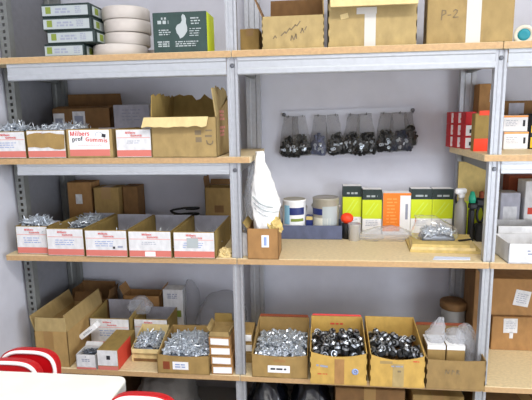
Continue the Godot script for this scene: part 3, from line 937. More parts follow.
# ------------------------------------------------------------------ the rail of hanging bags
func bag_rail() -> void:
	var zb := WALL_Z
	var A := Vector3(0.149, 1.510, zb + 0.004)
	var B := Vector3(0.800, 1.522, zb + 0.004)
	var u := (B - A).normalized()
	var v := Vector3(0, 0, 1).cross(u)
	var t := thing("wall_rail", "thin pale metal hook rail screwed to wall below top shelf", "rail", A)
	var st := begin()
	var L := (B - A).length()
	add_slab(st, rect(L, 0.026), -v * 0.010 + Vector3(0, 0, 0.001), u, v, 0.004)
	add_slab(st, rect(L, 0.004), v * 0.014 + Vector3(0, 0, 0.005), u, v, 0.005)
	obj("strip", st, M.rail, t)
	for f in [0.015, 0.985]:
		st = begin(false)
		add_lathe(st, [Vector2(0, 0.012), Vector2(0.006, 0.011), Vector2(0.010, 0.004), Vector2(0.010, 0)], 14, Transform3D(Basis(Vector3(1, 0, 0), PI / 2), u * L * f + Vector3(0, 0, 0.001)))
		obj("end_screw", st, M.bolt, t)
	var xs := [0.182, 0.252, 0.330, 0.415, 0.488, 0.567, 0.650, 0.728, 0.790]
	var ws := [0.054, 0.050, 0.046, 0.044, 0.042, 0.052, 0.044, 0.056, 0.024]
	var hs := [0.205, 0.200, 0.200, 0.200, 0.198, 0.202, 0.192, 0.190, 0.165]
	var words := ["leftmost clear bag on the hook rail, wide and full of dark clips", "second clear bag from the left on the hook rail", "clear bag holding bluish fittings, third on the hook rail", "fourth clear bag from the left on the hook rail", "clear bag in the middle of the hook rail, over the lime boxes", "sixth clear bag from the left on the hook rail, with pale glints", "third clear bag from the right on the hook rail", "clear shiny bag above the orange carton, next to last on the rail", "narrow clear bag at the right end of the hook rail"]
	for i in xs.size():
		var hang := A.lerp(B, (xs[i] - A.x) / (B.x - A.x)) + Vector3(0, -0.008, 0.020)
		# hook
		st = begin(false)
		var p := []
		for k in 9:
			var an := PI * k / 8.0
			p.append(hang - A + Vector3(0, -0.006 * sin(an) + 0.004 * (1 if k > 4 else 0), -0.018 + 0.026 * k / 8.0))
		add_tube(st, p, 0.0022, 6)
		obj("hook", st, M.bolt, t)
		var h: float = hs[i]
		var w: float = ws[i]
		var lean := rng.randf_range(-0.010, 0.010)
		var bag := thing("hanging_bag", words[i], "plastic bag", hang + Vector3(0, -h, 0.002 + (i % 2) * 0.012), rng.randf_range(-12, 12), "clear bags on the wall rail")
		bag.rotation_degrees.z = [-4.0, 5.0, -3.0, 4.0, -5.0, 3.0, -4.0, 2.0, 9.0][i]
		st = begin(false)
		add_bag(st, [[0.0, w * 0.8, 0.006, lean], [0.02, w * 1.08, 0.020, lean], [0.06, w, 0.024, lean * 0.7], [0.11, w * 0.86, 0.015, 0.0], [0.16, w * 0.72, 0.006, 0.0], [h, w * 0.62, 0.002, 0.0]], 0.006, 40 + i, 26, 16)
		obj("bag", st, M.bag_clear, bag)
		var tone: Material = M.clip_dark
		if i == 2: tone = M.blue_grey
		if i == 7: tone = M.clip_blue
		var n := 40 if w > 0.03 else 14
		var g := thing("clip_heap", ["dark clips in the leftmost hanging bag", "dark clips in the second hanging bag from the left", "bluish clips in the third hanging bag", "dark clips in the fourth hanging bag from the left", "dark clips in the middle hanging bag over the lime boxes", "dark clips in the sixth hanging bag from the left", "dark clips in the third hanging bag from the right", "bluish clips in the shiny hanging bag next to last", "dark clips in the narrow bag at the rail's right end"][i], "clips", bag.position, bag.rotation_degrees.y, "clips in the hanging bags", "stuff")
		g.rotation = bag.rotation
		var fit := MultiMesh.new()
		fit.transform_format = MultiMesh.TRANSFORM_3D
		fit.mesh = clip_mesh()
		fit.instance_count = n
		for k in n:
			var yy := pow(rng.randf(), 1.2) * 0.086 + 0.012
			var lim := w * (1.0 - yy * 6.0) * 0.95
			fit.set_instance_transform(k, Transform3D(Basis.from_euler(Vector3(rng.randf() * TAU, rng.randf() * TAU, rng.randf() * TAU)), Vector3(lean * 0.8 + rng.randf_range(-lim, lim), yy, rng.randf_range(-0.012, 0.012))))
		var mi := MultiMeshInstance3D.new()
		mi.name = "pieces"
		mi.multimesh = fit
		mi.material_override = tone
		mi.set_meta("kind", "stuff")
		g.add_child(mi, true)
		if i != 8:                              # a few bright fittings among the dark ones
			var few := MultiMesh.new()
			few.transform_format = MultiMesh.TRANSFORM_3D
			few.mesh = nut_mesh()
			few.instance_count = 8
			for k in 8:
				few.set_instance_transform(k, Transform3D(Basis.from_euler(Vector3(rng.randf() * TAU, rng.randf() * TAU, rng.randf() * TAU)).scaled(Vector3(0.8, 0.8, 0.8)), Vector3(lean * 0.8 + rng.randf_range(-0.7, 0.7) * w, 0.02 + rng.randf() * 0.045, 0.021)))
			var glint := MultiMeshInstance3D.new()
			glint.name = "bright_pieces"
			glint.multimesh = few
			glint.material_override = M.screw
			glint.set_meta("kind", "stuff")
			g.add_child(glint, true)
		st = begin(false)
		add_bag(st, [[0.006, w * 0.8, 0.012, lean], [0.03, w * 0.95, 0.021, lean], [0.06, w * 0.78, 0.020, lean * 0.8], [0.085, w * 0.45, 0.010, lean * 0.6], [0.096, w * 0.15, 0.003, lean * 0.6]], 0.006, 140 + i, 22, 10)
		var core := obj("mound", st, tone, g)
		core.set_meta("kind", "stuff")

func clip_mesh() -> ArrayMesh:
	var st := begin()
	add_box(st, Vector3.ZERO, Vector3(0.032, 0.013, 0.017), 0.002)
	add_lathe(st, [Vector2(0, 0.014), Vector2(0.006, 0.014), Vector2(0.007, 0.0), Vector2(0.0, 0.0)], 7, Transform3D(Basis(), Vector3(0.006, 0.004, 0)))
	st.generate_normals()
	return st.commit()

# ------------------------------------------------------------------ third shelf
func third_shelf_left() -> void:
	var q := [[-0.903, 0.148, 0.126, -0.02, "white screw carton with red foot at the left end of third shelf"], [-0.741, 0.168, 0.121, 0.0, "white screw carton with blue scrawl, second from left on third shelf"], [-0.556, 0.186, 0.117, 0.006, "white screw carton with a small black mark, third from left on third shelf"], [-0.365, 0.186, 0.115, 0.006, "white screw carton with a sticker on its red foot, third shelf"], [-0.176, 0.176, 0.113, 0.006, "white screw carton nearest the middle post on third shelf, blank inside"]]
	for i in 5:
		var e: Array = q[i]
		var t := carton("screw_carton", e[4], Vector3(e[0], S3, e[3]), e[1], e[2], 0.112 if i == 0 else 0.34, M.kraft_olive, {"group": "screw cartons on the third shelf", "back_material": M.board_grey})
		screw_label(t, e[1], e[2], 200 + i, i != 3, i == 3)
		if i == 2:
			plate(t, "printed_mark", M.ink, Vector3(0.034, 0.042, 0.0012), 0.010, 0.010)
			plate(t, "printed_mark", M.ink_grey, Vector3(0.062, 0.046, 0.0012), 0.022, 0.008)
		if i == 4:
			plate(t, "stamp", M.label_grey, Vector3(-0.006, 0.066, 0.0012), 0.048, 0.042)
	var sm := screw_mesh()
	heap("screw_heap", "zinc screws piled in the leftmost carton of third shelf", "screws", sm, M.screw, M.screw_dark, Vector3(-0.903, S3 + 0.005, -0.076), 0.138, 0.102, 0.142, 260, "", 1.8)
	heap("screw_heap", "zinc screws piled at the back of the blue-scrawled carton", "screws", sm, M.screw, M.screw_dark, Vector3(-0.741, S3 + 0.005, -0.235), 0.150, 0.19, 0.112, 260, "", 1.8)
	for i in [2, 3, 4]:
		heap("screw_heap", ["zinc screws low inside the carton with the black mark", "zinc screws low inside the carton with the red foot sticker", "zinc screws low inside the carton nearest the middle post"][i - 2], "screws", sm, M.screw, M.screw_dark, Vector3(q[i][0], S3 + 0.005, -0.165), q[i][1] - 0.012, 0.32, 0.04, 80)
	var b := closed_box("carton", "tall brown carton with pale sticker behind the leftmost screw cartons, third shelf", Vector3(-0.885, S3, -0.43), 0.13, 0.262, 0.10, M.kraft_brown)
	plate(b, "sticker", M.paper, Vector3(-0.005, 0.175, 0), 0.035, 0.05)
	closed_box("carton", "wide brown carton behind the screw cartons in the middle of third shelf's left bay", Vector3(-0.735, S3, -0.41), 0.13, 0.238, 0.10, M.kraft_tan, {"tape": M.tape_brown})
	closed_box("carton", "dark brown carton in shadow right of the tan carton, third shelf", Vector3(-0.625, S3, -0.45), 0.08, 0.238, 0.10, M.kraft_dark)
	var c := carton("carton", "kraft carton with brown flap up behind the cartons near middle post, third shelf", Vector3(-0.155, S3, -0.41), 0.14, 0.236, 0.11, M.kraft_tan, {"flaps": [["left", 0.05, 6.0, M.kraft_dark, 0.008], ["back", 0.03, 20.0, M.kraft_dark]]})
	plate(c, "printed_mark", M.kraft_dark, Vector3(0.0, 0.13, 0), 0.045, 0.035)
	# a black cable coil lying behind
	var t := thing("cable_coil", "dark cable coil lying behind the third shelf cartons by the kraft carton", "cable", Vector3(-0.34, S3, -0.45))
	var st := begin(false)
	var p := []
	for k in 60:
		var an := TAU * k / 14.0
		p.append(Vector3(cos(an) * (0.07 + 0.006 * sin(k * 1.3)), 0.008 + k * 0.0021, sin(an) * 0.05))
	add_tube(st, p, 0.006, 6)
	obj("cable", st, M.black_soft, t)
	st = begin()
	add_lump(st, Vector3(0.032, 0.034, 0.034), 4, 0.4)
	var lump := obj("crumpled_paper", st, M.kraft_light)
	lump.position = Vector3(-0.056, S3, -0.045)
	tag(lump, "crumpled tan paper at the foot of the middle post, third shelf", "paper")

func can(at: Vector3, r: float, h: float, label: String, turn: float, clean: bool) -> void:
	var t := thing("paint_can", label, "can", at, turn)
	var st := begin(false)
	var body: Material = M.white if clean else M.tin_dull
	add_lathe(st, [Vector2(0, 0.0), Vector2(r - 0.002, 0.0), Vector2(r, 0.002), Vector2(r, 0.006), Vector2(r - 0.002, 0.009), Vector2(r - 0.002, h - 0.009), Vector2(r, h - 0.006), Vector2(r, h - 0.002), Vector2(r - 0.003, h)], 40)
	obj("body", st, body, t)
	st = begin(false)
	add_lathe(st, [Vector2(r - 0.003, h), Vector2(r - 0.005, h + 0.001), Vector2(r - 0.008, h - 0.004), Vector2(r - 0.014, h - 0.004), Vector2(r - 0.016, h - 0.001), Vector2(0, h - 0.001)], 40)
	obj("lid", st, M.tin_dull if clean else M.tin, t)
	for side in [1.0, -1.0]:
		st = begin(false)
		add_lathe(st, [Vector2(0, 0.006), Vector2(0.006, 0.005), Vector2(0.008, 0)], 12, Transform3D(Basis(Vector3(0, 0, 1), -side * PI / 2), Vector3(side * r, h * 0.78, 0)))
		obj("handle_ear", st, M.tin, t)
	st = begin(false)
	var p := []
	for k in 25:
		var an := PI * k / 24.0
		p.append(Vector3(cos(an) * (r + 0.006), h * 0.78 - sin(an) * h * 0.42, -sin(an) * r * 1.02 - 0.002))
	add_tube(st, p, 0.0014, 5)
	obj("wire_handle", st, M.tin, t)
	# label bands wrapped round the can: [from, to in degrees (90 faces out), y0, y1, material]
	var bands := [[40.0, 118.0, h * 0.60, h * 0.80, M.navy], [45.0, 112.0, h * 0.42, h * 0.50, M.green_mark], [40.0, 140.0, h * 0.10, h * 0.30, M.sky_blue], [118.0, 150.0, h * 0.34, h * 0.86, M.sky_blue]] if clean else [[95.0, 160.0, h * 0.58, h * 0.74, M.navy], [60.0, 168.0, h * 0.12, h * 0.5, M.cream], [20.0, 95.0, h * 0.3, h * 0.8, M.label_grey]]
	for b in bands:
		st = begin(false)
		for k in 16:
			var a0 := deg_to_rad(lerpf(b[0], b[1], k / 16.0))
			var a1 := deg_to_rad(lerpf(b[0], b[1], (k + 1) / 16.0))
			var d0 := Vector3(cos(a0), 0, sin(a0)) * (r - 0.001)
			var d1 := Vector3(cos(a1), 0, sin(a1)) * (r - 0.001)
			quad(st, d0 + Vector3(0, b[2], 0), d1 + Vector3(0, b[2], 0), d1 + Vector3(0, b[3], 0), d0 + Vector3(0, b[3], 0), d0 + d1)
		obj("label_band", st, b[4], t)

func lime_box(x: float, y: float, z: float, w: float, h: float, label: String, sd: int) -> void:
	var t := closed_box("product_box", label, Vector3(x, y, z), w, h, 0.065, M.white, {"group": "lime and dark green product boxes"})
	var a := plate(t, "dark_top", M.green_dark, Vector3(0, h * 0.885, 0), w, h * 0.228)
	plate(t, "lime_field", M.lime, Vector3(0, h * 0.56, 0), w, h * 0.42)
	small_print(a, "small_print", M.label_grey, Vector3(0.004, h * 0.85, 0), w * 0.7, 0.016, 1, sd, Vector3(1, 0, 0), Vector3(0, 1, 0), 0.0012, 0.55)
	strokes(t, "pale_streak", M.lime_pale, Vector3.ZERO, [[Vector2(-w * 0.32, h * 0.44), Vector2(w * 0.1, h * 0.70)], [Vector2(-w * 0.1, h * 0.44), Vector2(w * 0.3, h * 0.68)]], 0.004)
	small_print(t, "small_print", M.ink_grey, Vector3(0, h * 0.25, 0), w * 0.7, h * 0.14, 4, sd + 1, Vector3(1, 0, 0), Vector3(0, 1, 0), 0.001, 0.3)
	plate(t, "dark_top", M.green_dark, Vector3(-w / 2, h * 0.885, -0.0325), 0.063, h * 0.228, Vector3(0, 0, 1), Vector3(0, 1, 0))
	plate(t, "lime_field", M.lime, Vector3(-w / 2, h * 0.56, -0.0325), 0.063, h * 0.42, Vector3(0, 0, 1), Vector3(0, 1, 0))

func third_shelf_middle() -> void:
	# little kraft carton with a white bag in it
	var c := carton("carton", "small open kraft carton with white barcode sticker beside the middle post", Vector3(0.110, S3, 0.002), 0.128, 0.128, 0.15, M.kraft_brown, {"flaps": [["back", 0.045, 4.0, M.kraft_olive], ["left", 0.03, 40.0, M.kraft_olive]]})
	var s := plate(c, "sticker", M.white, Vector3(0.010, 0.076, 0), 0.030, 0.050)
	plate(s, "printed_mark", M.ink_blue, Vector3(0.010, 0.076, 0.0008), 0.012, 0.036)
	var w := thing("plastic_bag", "white plastic bag drawn to a peak, standing in the small kraft carton", "plastic bag", Vector3(0.108, S3 + 0.006, -0.078))
	var st := begin(false)
	add_bag(st, [[0.0, 0.040, 0.050, 0.002], [0.10, 0.040, 0.050, 0.0], [0.16, 0.052, 0.056, 0.006], [0.21, 0.060, 0.05, 0.008], [0.26, 0.054, 0.042, 0.002], [0.32, 0.038, 0.03, -0.006], [0.38, 0.022, 0.02, -0.012], [0.43, 0.013, 0.01, -0.014]], 0.010, 9, 34, 26, 0.8)
	obj("bag", st, M.bag_white, w)
	st = begin()
	for k in 3:
		var p := []
		for i in 13:
			var f := i / 12.0
			p.append(Vector3(-0.052 + 0.115 * f, 0.252 - 0.020 * k - 0.052 * f - 0.010 * sin(f * PI), 0.012 + 0.052 * sin(f * PI)))
		add_tube(st, p, 0.0035 - k * 0.0008, 6)
	obj("fold", st, M.label_grey, w)
	var hz := thing("plastic_bag", "hazy translucent plastic bag slumped left of the white bag", "plastic bag", Vector3(0.045, S3, -0.22))
	st = begin(false)
	add_bag(st, [[0.0, 0.036, 0.04, 0.0], [0.08, 0.040, 0.045, 0.0], [0.22, 0.044, 0.045, 0.0], [0.30, 0.036, 0.03, 0.008], [0.39, 0.014, 0.010, 0.02]], 0.008, 19)
	obj("bag", st, M.bag_hazy, hz)
	st = begin()
	add_lump(st, Vector3(0.036, 0.045, 0.026), 12, 0.5)
	var lump := obj("crumpled_paper", st, M.manila)
	lump.position = Vector3(0.150, S3 + 0.118, -0.045)
	lump.rotation_degrees.z = -20
	tag(lump, "crumpled buff paper poking out of the small kraft carton", "paper")
	var wb := closed_box("small_box", "slim white box squeezed between middle post and small kraft carton", Vector3(0.030, S3, -0.04), 0.022, 0.10, 0.06, M.board_white)
	plate(wb, "label", M.paper, Vector3(0, 0.05, 0), 0.018, 0.07)
	# blue-grey tray with two tins
	var tx := 0.298
	var t := thing("tray", "shallow blue-grey tray holding two paint cans", "tray", Vector3(tx, S3, -0.335))
	st = begin()
	add_box(st, Vector3(0, 0.034, -0.002), Vector3(0.292, 0.066, 0.004), 0.001)
	add_box(st, Vector3(0, 0.034, -0.156), Vector3(0.292, 0.066, 0.004), 0.001)
	for k in [-1, 1]: add_box(st, Vector3(k * 0.144, 0.034, -0.079), Vector3(0.004, 0.066, 0.150))
	add_box(st, Vector3(0, 0.003, -0.079), Vector3(0.284, 0.005, 0.150))
	obj("body", st, M.blue_grey, t)
	can(Vector3(0.216, S3 + 0.006, -0.412), 0.058, 0.176, "white paint can with blue label band in the blue-grey tray", 8, true)
	can(Vector3(0.368, S3 + 0.006, -0.412), 0.064, 0.185, "dull used paint can with smeared label, right in the blue-grey tray", -10, false)
	var bl := closed_box("small_box", "small navy box wedged between the two paint cans", Vector3(0.290, S3 + 0.006, -0.385), 0.032, 0.095, 0.05, M.navy)
	plate(bl, "tan_top", M.manila, Vector3(0, 0.086, 0), 0.031, 0.017)
	# orange ball on a grey cup
	var cup := thing("metal_cup", "small aluminium cup standing in front of the lime boxes", "cup", Vector3(0.500, S3, -0.33))
	st = begin(false)
	add_lathe(st, [Vector2(0, 0), Vector2(0.024, 0), Vector2(0.026, 0.002), Vector2(0.030, 0.078), Vector2(0.031, 0.080), Vector2(0.029, 0.080), Vector2(0.024, 0.006), Vector2(0, 0.006)], 28)
	obj("body", st, M.aluminium, cup)
	var kn := thing("orange_knob", "round orange knob on a dark stem behind the aluminium cup", "knob", Vector3(0.468, S3, -0.372))
	st = begin(false)
	var pr := []
	for i in 11:
		var an := -PI / 2 + PI * i / 10.0
		pr.append(Vector2(cos(an) * 0.030, 0.096 + sin(an) * 0.026))
	add_lathe(st, pr, 24)
	obj("cap", st, M.orange_red, kn)
	st = begin(false)
	add_lathe(st, [Vector2(0, 0), Vector2(0.026, 0), Vector2(0.026, 0.07), Vector2(0.014, 0.075), Vector2(0, 0.075)], 20)
	obj("stem", st, M.black_soft, kn)
	# product boxes against the wall
	lime_box(0.497, S3, -0.47, 0.090, 0.236, "lime box with dark green top, leftmost and tallest of the row", 300)
	lime_box(0.592, S3, -0.45, 0.092, 0.222, "lime box with dark green top, between the tallest one and the orange box", 310)
	var o := closed_box("product_box", "upright orange box with white side between the lime boxes", Vector3(0.7075, S3, -0.44), 0.130, 0.207, 0.07, M.white)
	plate(o, "orange_front", M.orange, Vector3(-0.025, 0.112, 0), 0.080, 0.188)
	small_print(o, "small_print", M.orange_pale, Vector3(-0.024, 0.12, 0), 0.05, 0.13, 8, 320, Vector3(1, 0, 0), Vector3(0, 1, 0), 0.0012, 0.35)
	plate(o, "orange_edge", M.orange, Vector3(0.040, 0.200, 0), 0.05, 0.012)
	plate(o, "printed_mark", M.ink_grey, Vector3(0.046, 0.115, 0), 0.012, 0.075)
	lime_box(0.826, S3 + 0.001, -0.46, 0.098, 0.222, "lime box with dark green top, behind the bag of screws, left one", 330)
	lime_box(0.925, S3 + 0.001, -0.46, 0.096, 0.222, "lime box with dark green top, behind the bag of screws, right one", 340)
	# clear bag lying in front of the lime boxes
	var cl := thing("plastic_bag", "empty clear plastic bag lying in front of the orange box", "plastic bag", Vector3(0.640, S3, -0.36))
	st = begin(false)
	add_bag(st, [[0.0, 0.125, 0.05, 0.0], [0.015, 0.13, 0.06, 0.0], [0.035, 0.11, 0.055, 0.01], [0.055, 0.06, 0.03, 0.02], [0.065, 0.01, 0.008, 0.03]], 0.012, 77, 34, 12)
	obj("bag", st, M.bag_hazy, cl)
	# manila folders with the bag of screws on them
	var f := thing("folder_stack", "stack of buff folders lying at the front of the third shelf", "folders", Vector3(0.870, S3, -0.225), -4)
	for k in 3:
		st = begin()
		var sw: float = [0.286, 0.278, 0.270][k]
		add_slab(st, PackedVector2Array([Vector2(-sw / 2, -0.10), Vector2(sw / 2 - 0.02 * k, -0.095), Vector2(sw / 2, 0.10), Vector2(-sw / 2 + 0.01 * k, 0.105)]), Vector3(0, 0.012 * (k + 1), 0), Vector3(1, 0, 0), Vector3(0, 0, -1), 0.0115)
		obj("folder", st, M.manila if k != 1 else M.kraft_light, f)
	var fb := thing("screw_bag", "clear plastic bag of zinc screws lying on the buff folders", "plastic bag", Vector3(0.842, S3 + 0.037, -0.245))
	st = begin(false)
	add_bag(st, [[0.0, 0.085, 0.055, 0.0], [0.012, 0.10, 0.07, 0.0], [0.045, 0.092, 0.06, 0.0], [0.075, 0.06, 0.035, -0.02], [0.10, 0.045, 0.015, -0.045]], 0.010, 88, 34, 14)
	obj("bag", st, M.bag_thin, fb)
	heap("screw_heap", "short zinc screws inside the clear bag on the buff folders", "screws", bolt_mesh(), M.screw, M.screw_dark, Vector3(0.848, S3 + 0.0375, -0.238), 0.135, 0.09, 0.042, 170, "", 1.5, 0.7)
	st = begin()
	add_slab(st, PackedVector2Array([Vector2(-0.075, -0.018), Vector2(0.070, -0.012), Vector2(0.078, 0.012), Vector2(-0.06, 0.016)]), Vector3(0.865, S3 + 0.004, -0.045), Vector3(1, 0, 0), Vector3(0, 0.1, -0.995).normalized(), 0.003)
	var pp := obj("paper_slip", st, M.slip)
	tag(pp, "pale bluish paper slip lying at the front edge of third shelf", "paper")
	st = begin()
	add_box(st, Vector3.ZERO, Vector3(0.072, 0.006, 0.012), 0.002)
	var pen := obj("black_pen", st, M.black)
	pen.position = Vector3(0.962, S3 + 0.040, -0.2)
	pen.rotation_degrees = Vector3(0, 24, 0)
	tag(pen, "short black pen on the buff folders near the right post", "pen")

func third_shelf_right() -> void:
	# tall kraft board leaning at the back
	var t := thing("cardboard_sheet", "tall yellowish cardboard sheet leaning on the wall left of right post", "cardboard", Vector3(1.075, S3, -0.488))
	var st := begin()
	add_slab(st, torn(0.15, 0.348, 0.003, 3, 6), Vector3(-0.075, 0, 0), Vector3(1, 0, 0), Vector3(0, 0.993, -0.02).normalized(), 0.008)
	obj("sheet", st, M.manila, t)
	st = begin()
	add_slab(st, rect(0.15, 0.16), Vector3(-0.075, 0.0, 0.003), Vector3(1, 0, 0), Vector3(0, 1, -0.02).normalized(), 0.002)
	obj("lime_strip", st, M.lime, t)
	# spray bottle
	var b := thing("spray_bottle", "grey spray bottle with white trigger head by the right lime box", "bottle", Vector3(0.984, S3, -0.37), 10)
	st = begin(false)
	add_lathe(st, [Vector2(0, 0), Vector2(0.024, 0), Vector2(0.027, 0.004), Vector2(0.027, 0.15), Vector2(0.022, 0.172), Vector2(0.012, 0.182), Vector2(0.012, 0.196), Vector2(0, 0.196)], 28)
	obj("bottle", st, M.grey_plastic, b)
	st = begin()
	add_box(st, Vector3(-0.004, 0.226, 0), Vector3(0.052, 0.026, 0.022), 0.006)
	add_box(st, Vector3(0.0, 0.206, 0), Vector3(0.026, 0.024, 0.026), 0.005)
	obj("spray_head", st, M.white, b)
	st = begin(false)
	add_tube(st, [Vector3(-0.022, 0.216, 0), Vector3(-0.028, 0.196, 0), Vector3(-0.024, 0.172, 0)], 0.004, 7)
	obj("trigger", st, M.black, b)
	# black tools with teal grip
	var k := thing("glue_gun", "black hand tool with teal collar standing beside the spray bottle", "tool", Vector3(1.020, S3, -0.33), 0)
	st = begin()
	add_box(st, Vector3(0, 0.075, 0), Vector3(0.022, 0.15, 0.03), 0.005)
	add_box(st, Vector3(0.004, 0.165, 0), Vector3(0.036, 0.03, 0.03), 0.006)
	obj("body", st, M.black, k)
	st = begin(false)
	add_lathe(st, [Vector2(0, 0.18), Vector2(0.014, 0.18), Vector2(0.016, 0.2), Vector2(0.008, 0.23), Vector2(0, 0.232)], 18)
	obj("collar", st, M.aqua, k)
	var k2 := thing("handheld_drill", "black hand tool with loop handle next to the right post", "tool", Vector3(1.062, S3, -0.34), 0)
	st = begin(false)
	var p := []
	for i in 25:
		var an := TAU * i / 24.0
		p.append(Vector3(cos(an) * 0.016, 0.125 + sin(an) * 0.036, 0))
	add_tube(st, p, 0.0065, 8)
	obj("handle", st, M.black, k2)
	st = begin()
	add_box(st, Vector3(0, 0.042, 0), Vector3(0.044, 0.084, 0.04), 0.008)
	add_box(st, Vector3(-0.004, 0.180, 0), Vector3(0.05, 0.042, 0.034), 0.01)
	obj("body", st, M.black_soft, k2)
	st = begin(false)
	add_lathe(st, [Vector2(0, 0.20), Vector2(0.010, 0.20), Vector2(0.010, 0.228), Vector2(0, 0.232)], 14)
	obj("nozzle", st, M.rust, k2)
	# right bay: white tray and boxes behind
	var w := carton("tray_box", "open white tray box with printed front at the right edge, third shelf", Vector3(1.160, S3, 0.004), 0.19, 0.078, 0.17, M.board_white, {"category": "tray"})
	small_print(w, "small_print", M.ink_grey, Vector3(0.0, 0.044, 0), 0.055, 0.024, 2, 400, Vector3(1, 0, 0), Vector3(0, 1, 0), 0.001, 0.6)
	var w2 := carton("tray_box", "second white tray box standing behind the printed white tray", Vector3(1.185, S3, -0.185), 0.20, 0.105, 0.14, M.board_white, {"category": "tray"})
	plate(w2, "label", M.paper, Vector3(0, 0.06, 0), 0.08, 0.04)
	var g := closed_box("carton", "grey-white carton right of the post behind white trays", Vector3(1.190, S3, -0.345), 0.085, 0.222, 0.09, M.board_grey)
	plate(g, "label", M.paper, Vector3(0, 0.12, 0), 0.06, 0.08)
	closed_box("carton", "rust brown carton against the wall behind grey-white carton, third shelf", Vector3(1.285, S3, -0.46), 0.13, 0.285, 0.08, M.rust)
	var r := closed_box("carton", "pale carton with rust mark at the photo's right edge, third shelf", Vector3(1.300, S3, -0.345), 0.10, 0.275, 0.09, M.board_white)
	plate(r, "printed_mark", M.orange_print, Vector3(-0.02, 0.14, 0), 0.03, 0.03)

# ------------------------------------------------------------------ bottom shelf
func fitting_proto() -> MeshInstance3D:
	# a black plastic clamp body with a bright collar
	var st := begin()
	add_box(st, Vector3(0, 0.009, 0), Vector3(0.026, 0.018, 0.020), 0.004)
	add_lathe(st, [Vector2(0, 0.030), Vector2(0.008, 0.030), Vector2(0.009, 0.028), Vector2(0.009, 0.016), Vector2(0, 0.016)], 10)
	st.generate_normals()
	var am: ArrayMesh = st.commit()
	st = begin()
	add_lathe(st, [Vector2(0.009, 0.019), Vector2(0.0115, 0.019), Vector2(0.0115, 0.026), Vector2(0.009, 0.026)], 12)
	add_lathe(st, [Vector2(0, 0.0315), Vector2(0.004, 0.0315), Vector2(0.004, 0.029)], 8)
	add_box(st, Vector3(0.0132, 0.009, 0), Vector3(0.003, 0.010, 0.012))
	st.generate_normals()
	am = st.commit(am)
	am.surface_set_material(0, M.black)
	am.surface_set_material(1, M.chrome)
	var mi := MeshInstance3D.new()
	mi.mesh = am
	return mi

func fittings(x0: float, x1: float, z0: float, z1: float, y: float, count: int, label: String, group: String) -> void:
	var proto := fitting_proto()
	var n := int(ceil(sqrt(count * (x1 - x0) / absf(z1 - z0))))
	var m := int(ceil(float(count) / n))
	for k in count:
		var i := k % n
		var j := k / n
		var f: MeshInstance3D = proto.duplicate()
		f.scale = Vector3(1.25, 1.25, 1.25)
		f.name = numbered("pipe_fitting")
		add_child(f, true)
		var u := (i + 0.5) / n
		var v := (j + 0.5) / m
		var bump := 1.0 - 0.6 * (pow(2 * u - 1, 2) + pow(2 * v - 1, 2)) / 2.0
		f.position = Vector3(lerpf(x0, x1, u) + rng.randf_range(-0.006, 0.006), y + 0.024 * bump + rng.randf_range(-0.004, 0.006), lerpf(z0, z1, v) + rng.randf_range(-0.006, 0.006))
		f.rotation = Vector3(rng.randf_range(-1.3, 1.3), rng.randf() * TAU, rng.randf_range(-1.3, 1.3))
		tag(f, label, "fitting", group)
	proto.free()

func parts_carton(called: String, label: String, x0: float, x1: float, h: float, hb: float, z: float, d: float, m: Material, sag := 0.012, o := {}) -> Node3D:
	var q := {"back": hb, "sag": sag, "group": "open parts cartons on the bottom shelf"}
	q.merge(o)
	return carton(called, label, Vector3((x0 + x1) / 2, S4, z), x1 - x0, h, d, m, q)

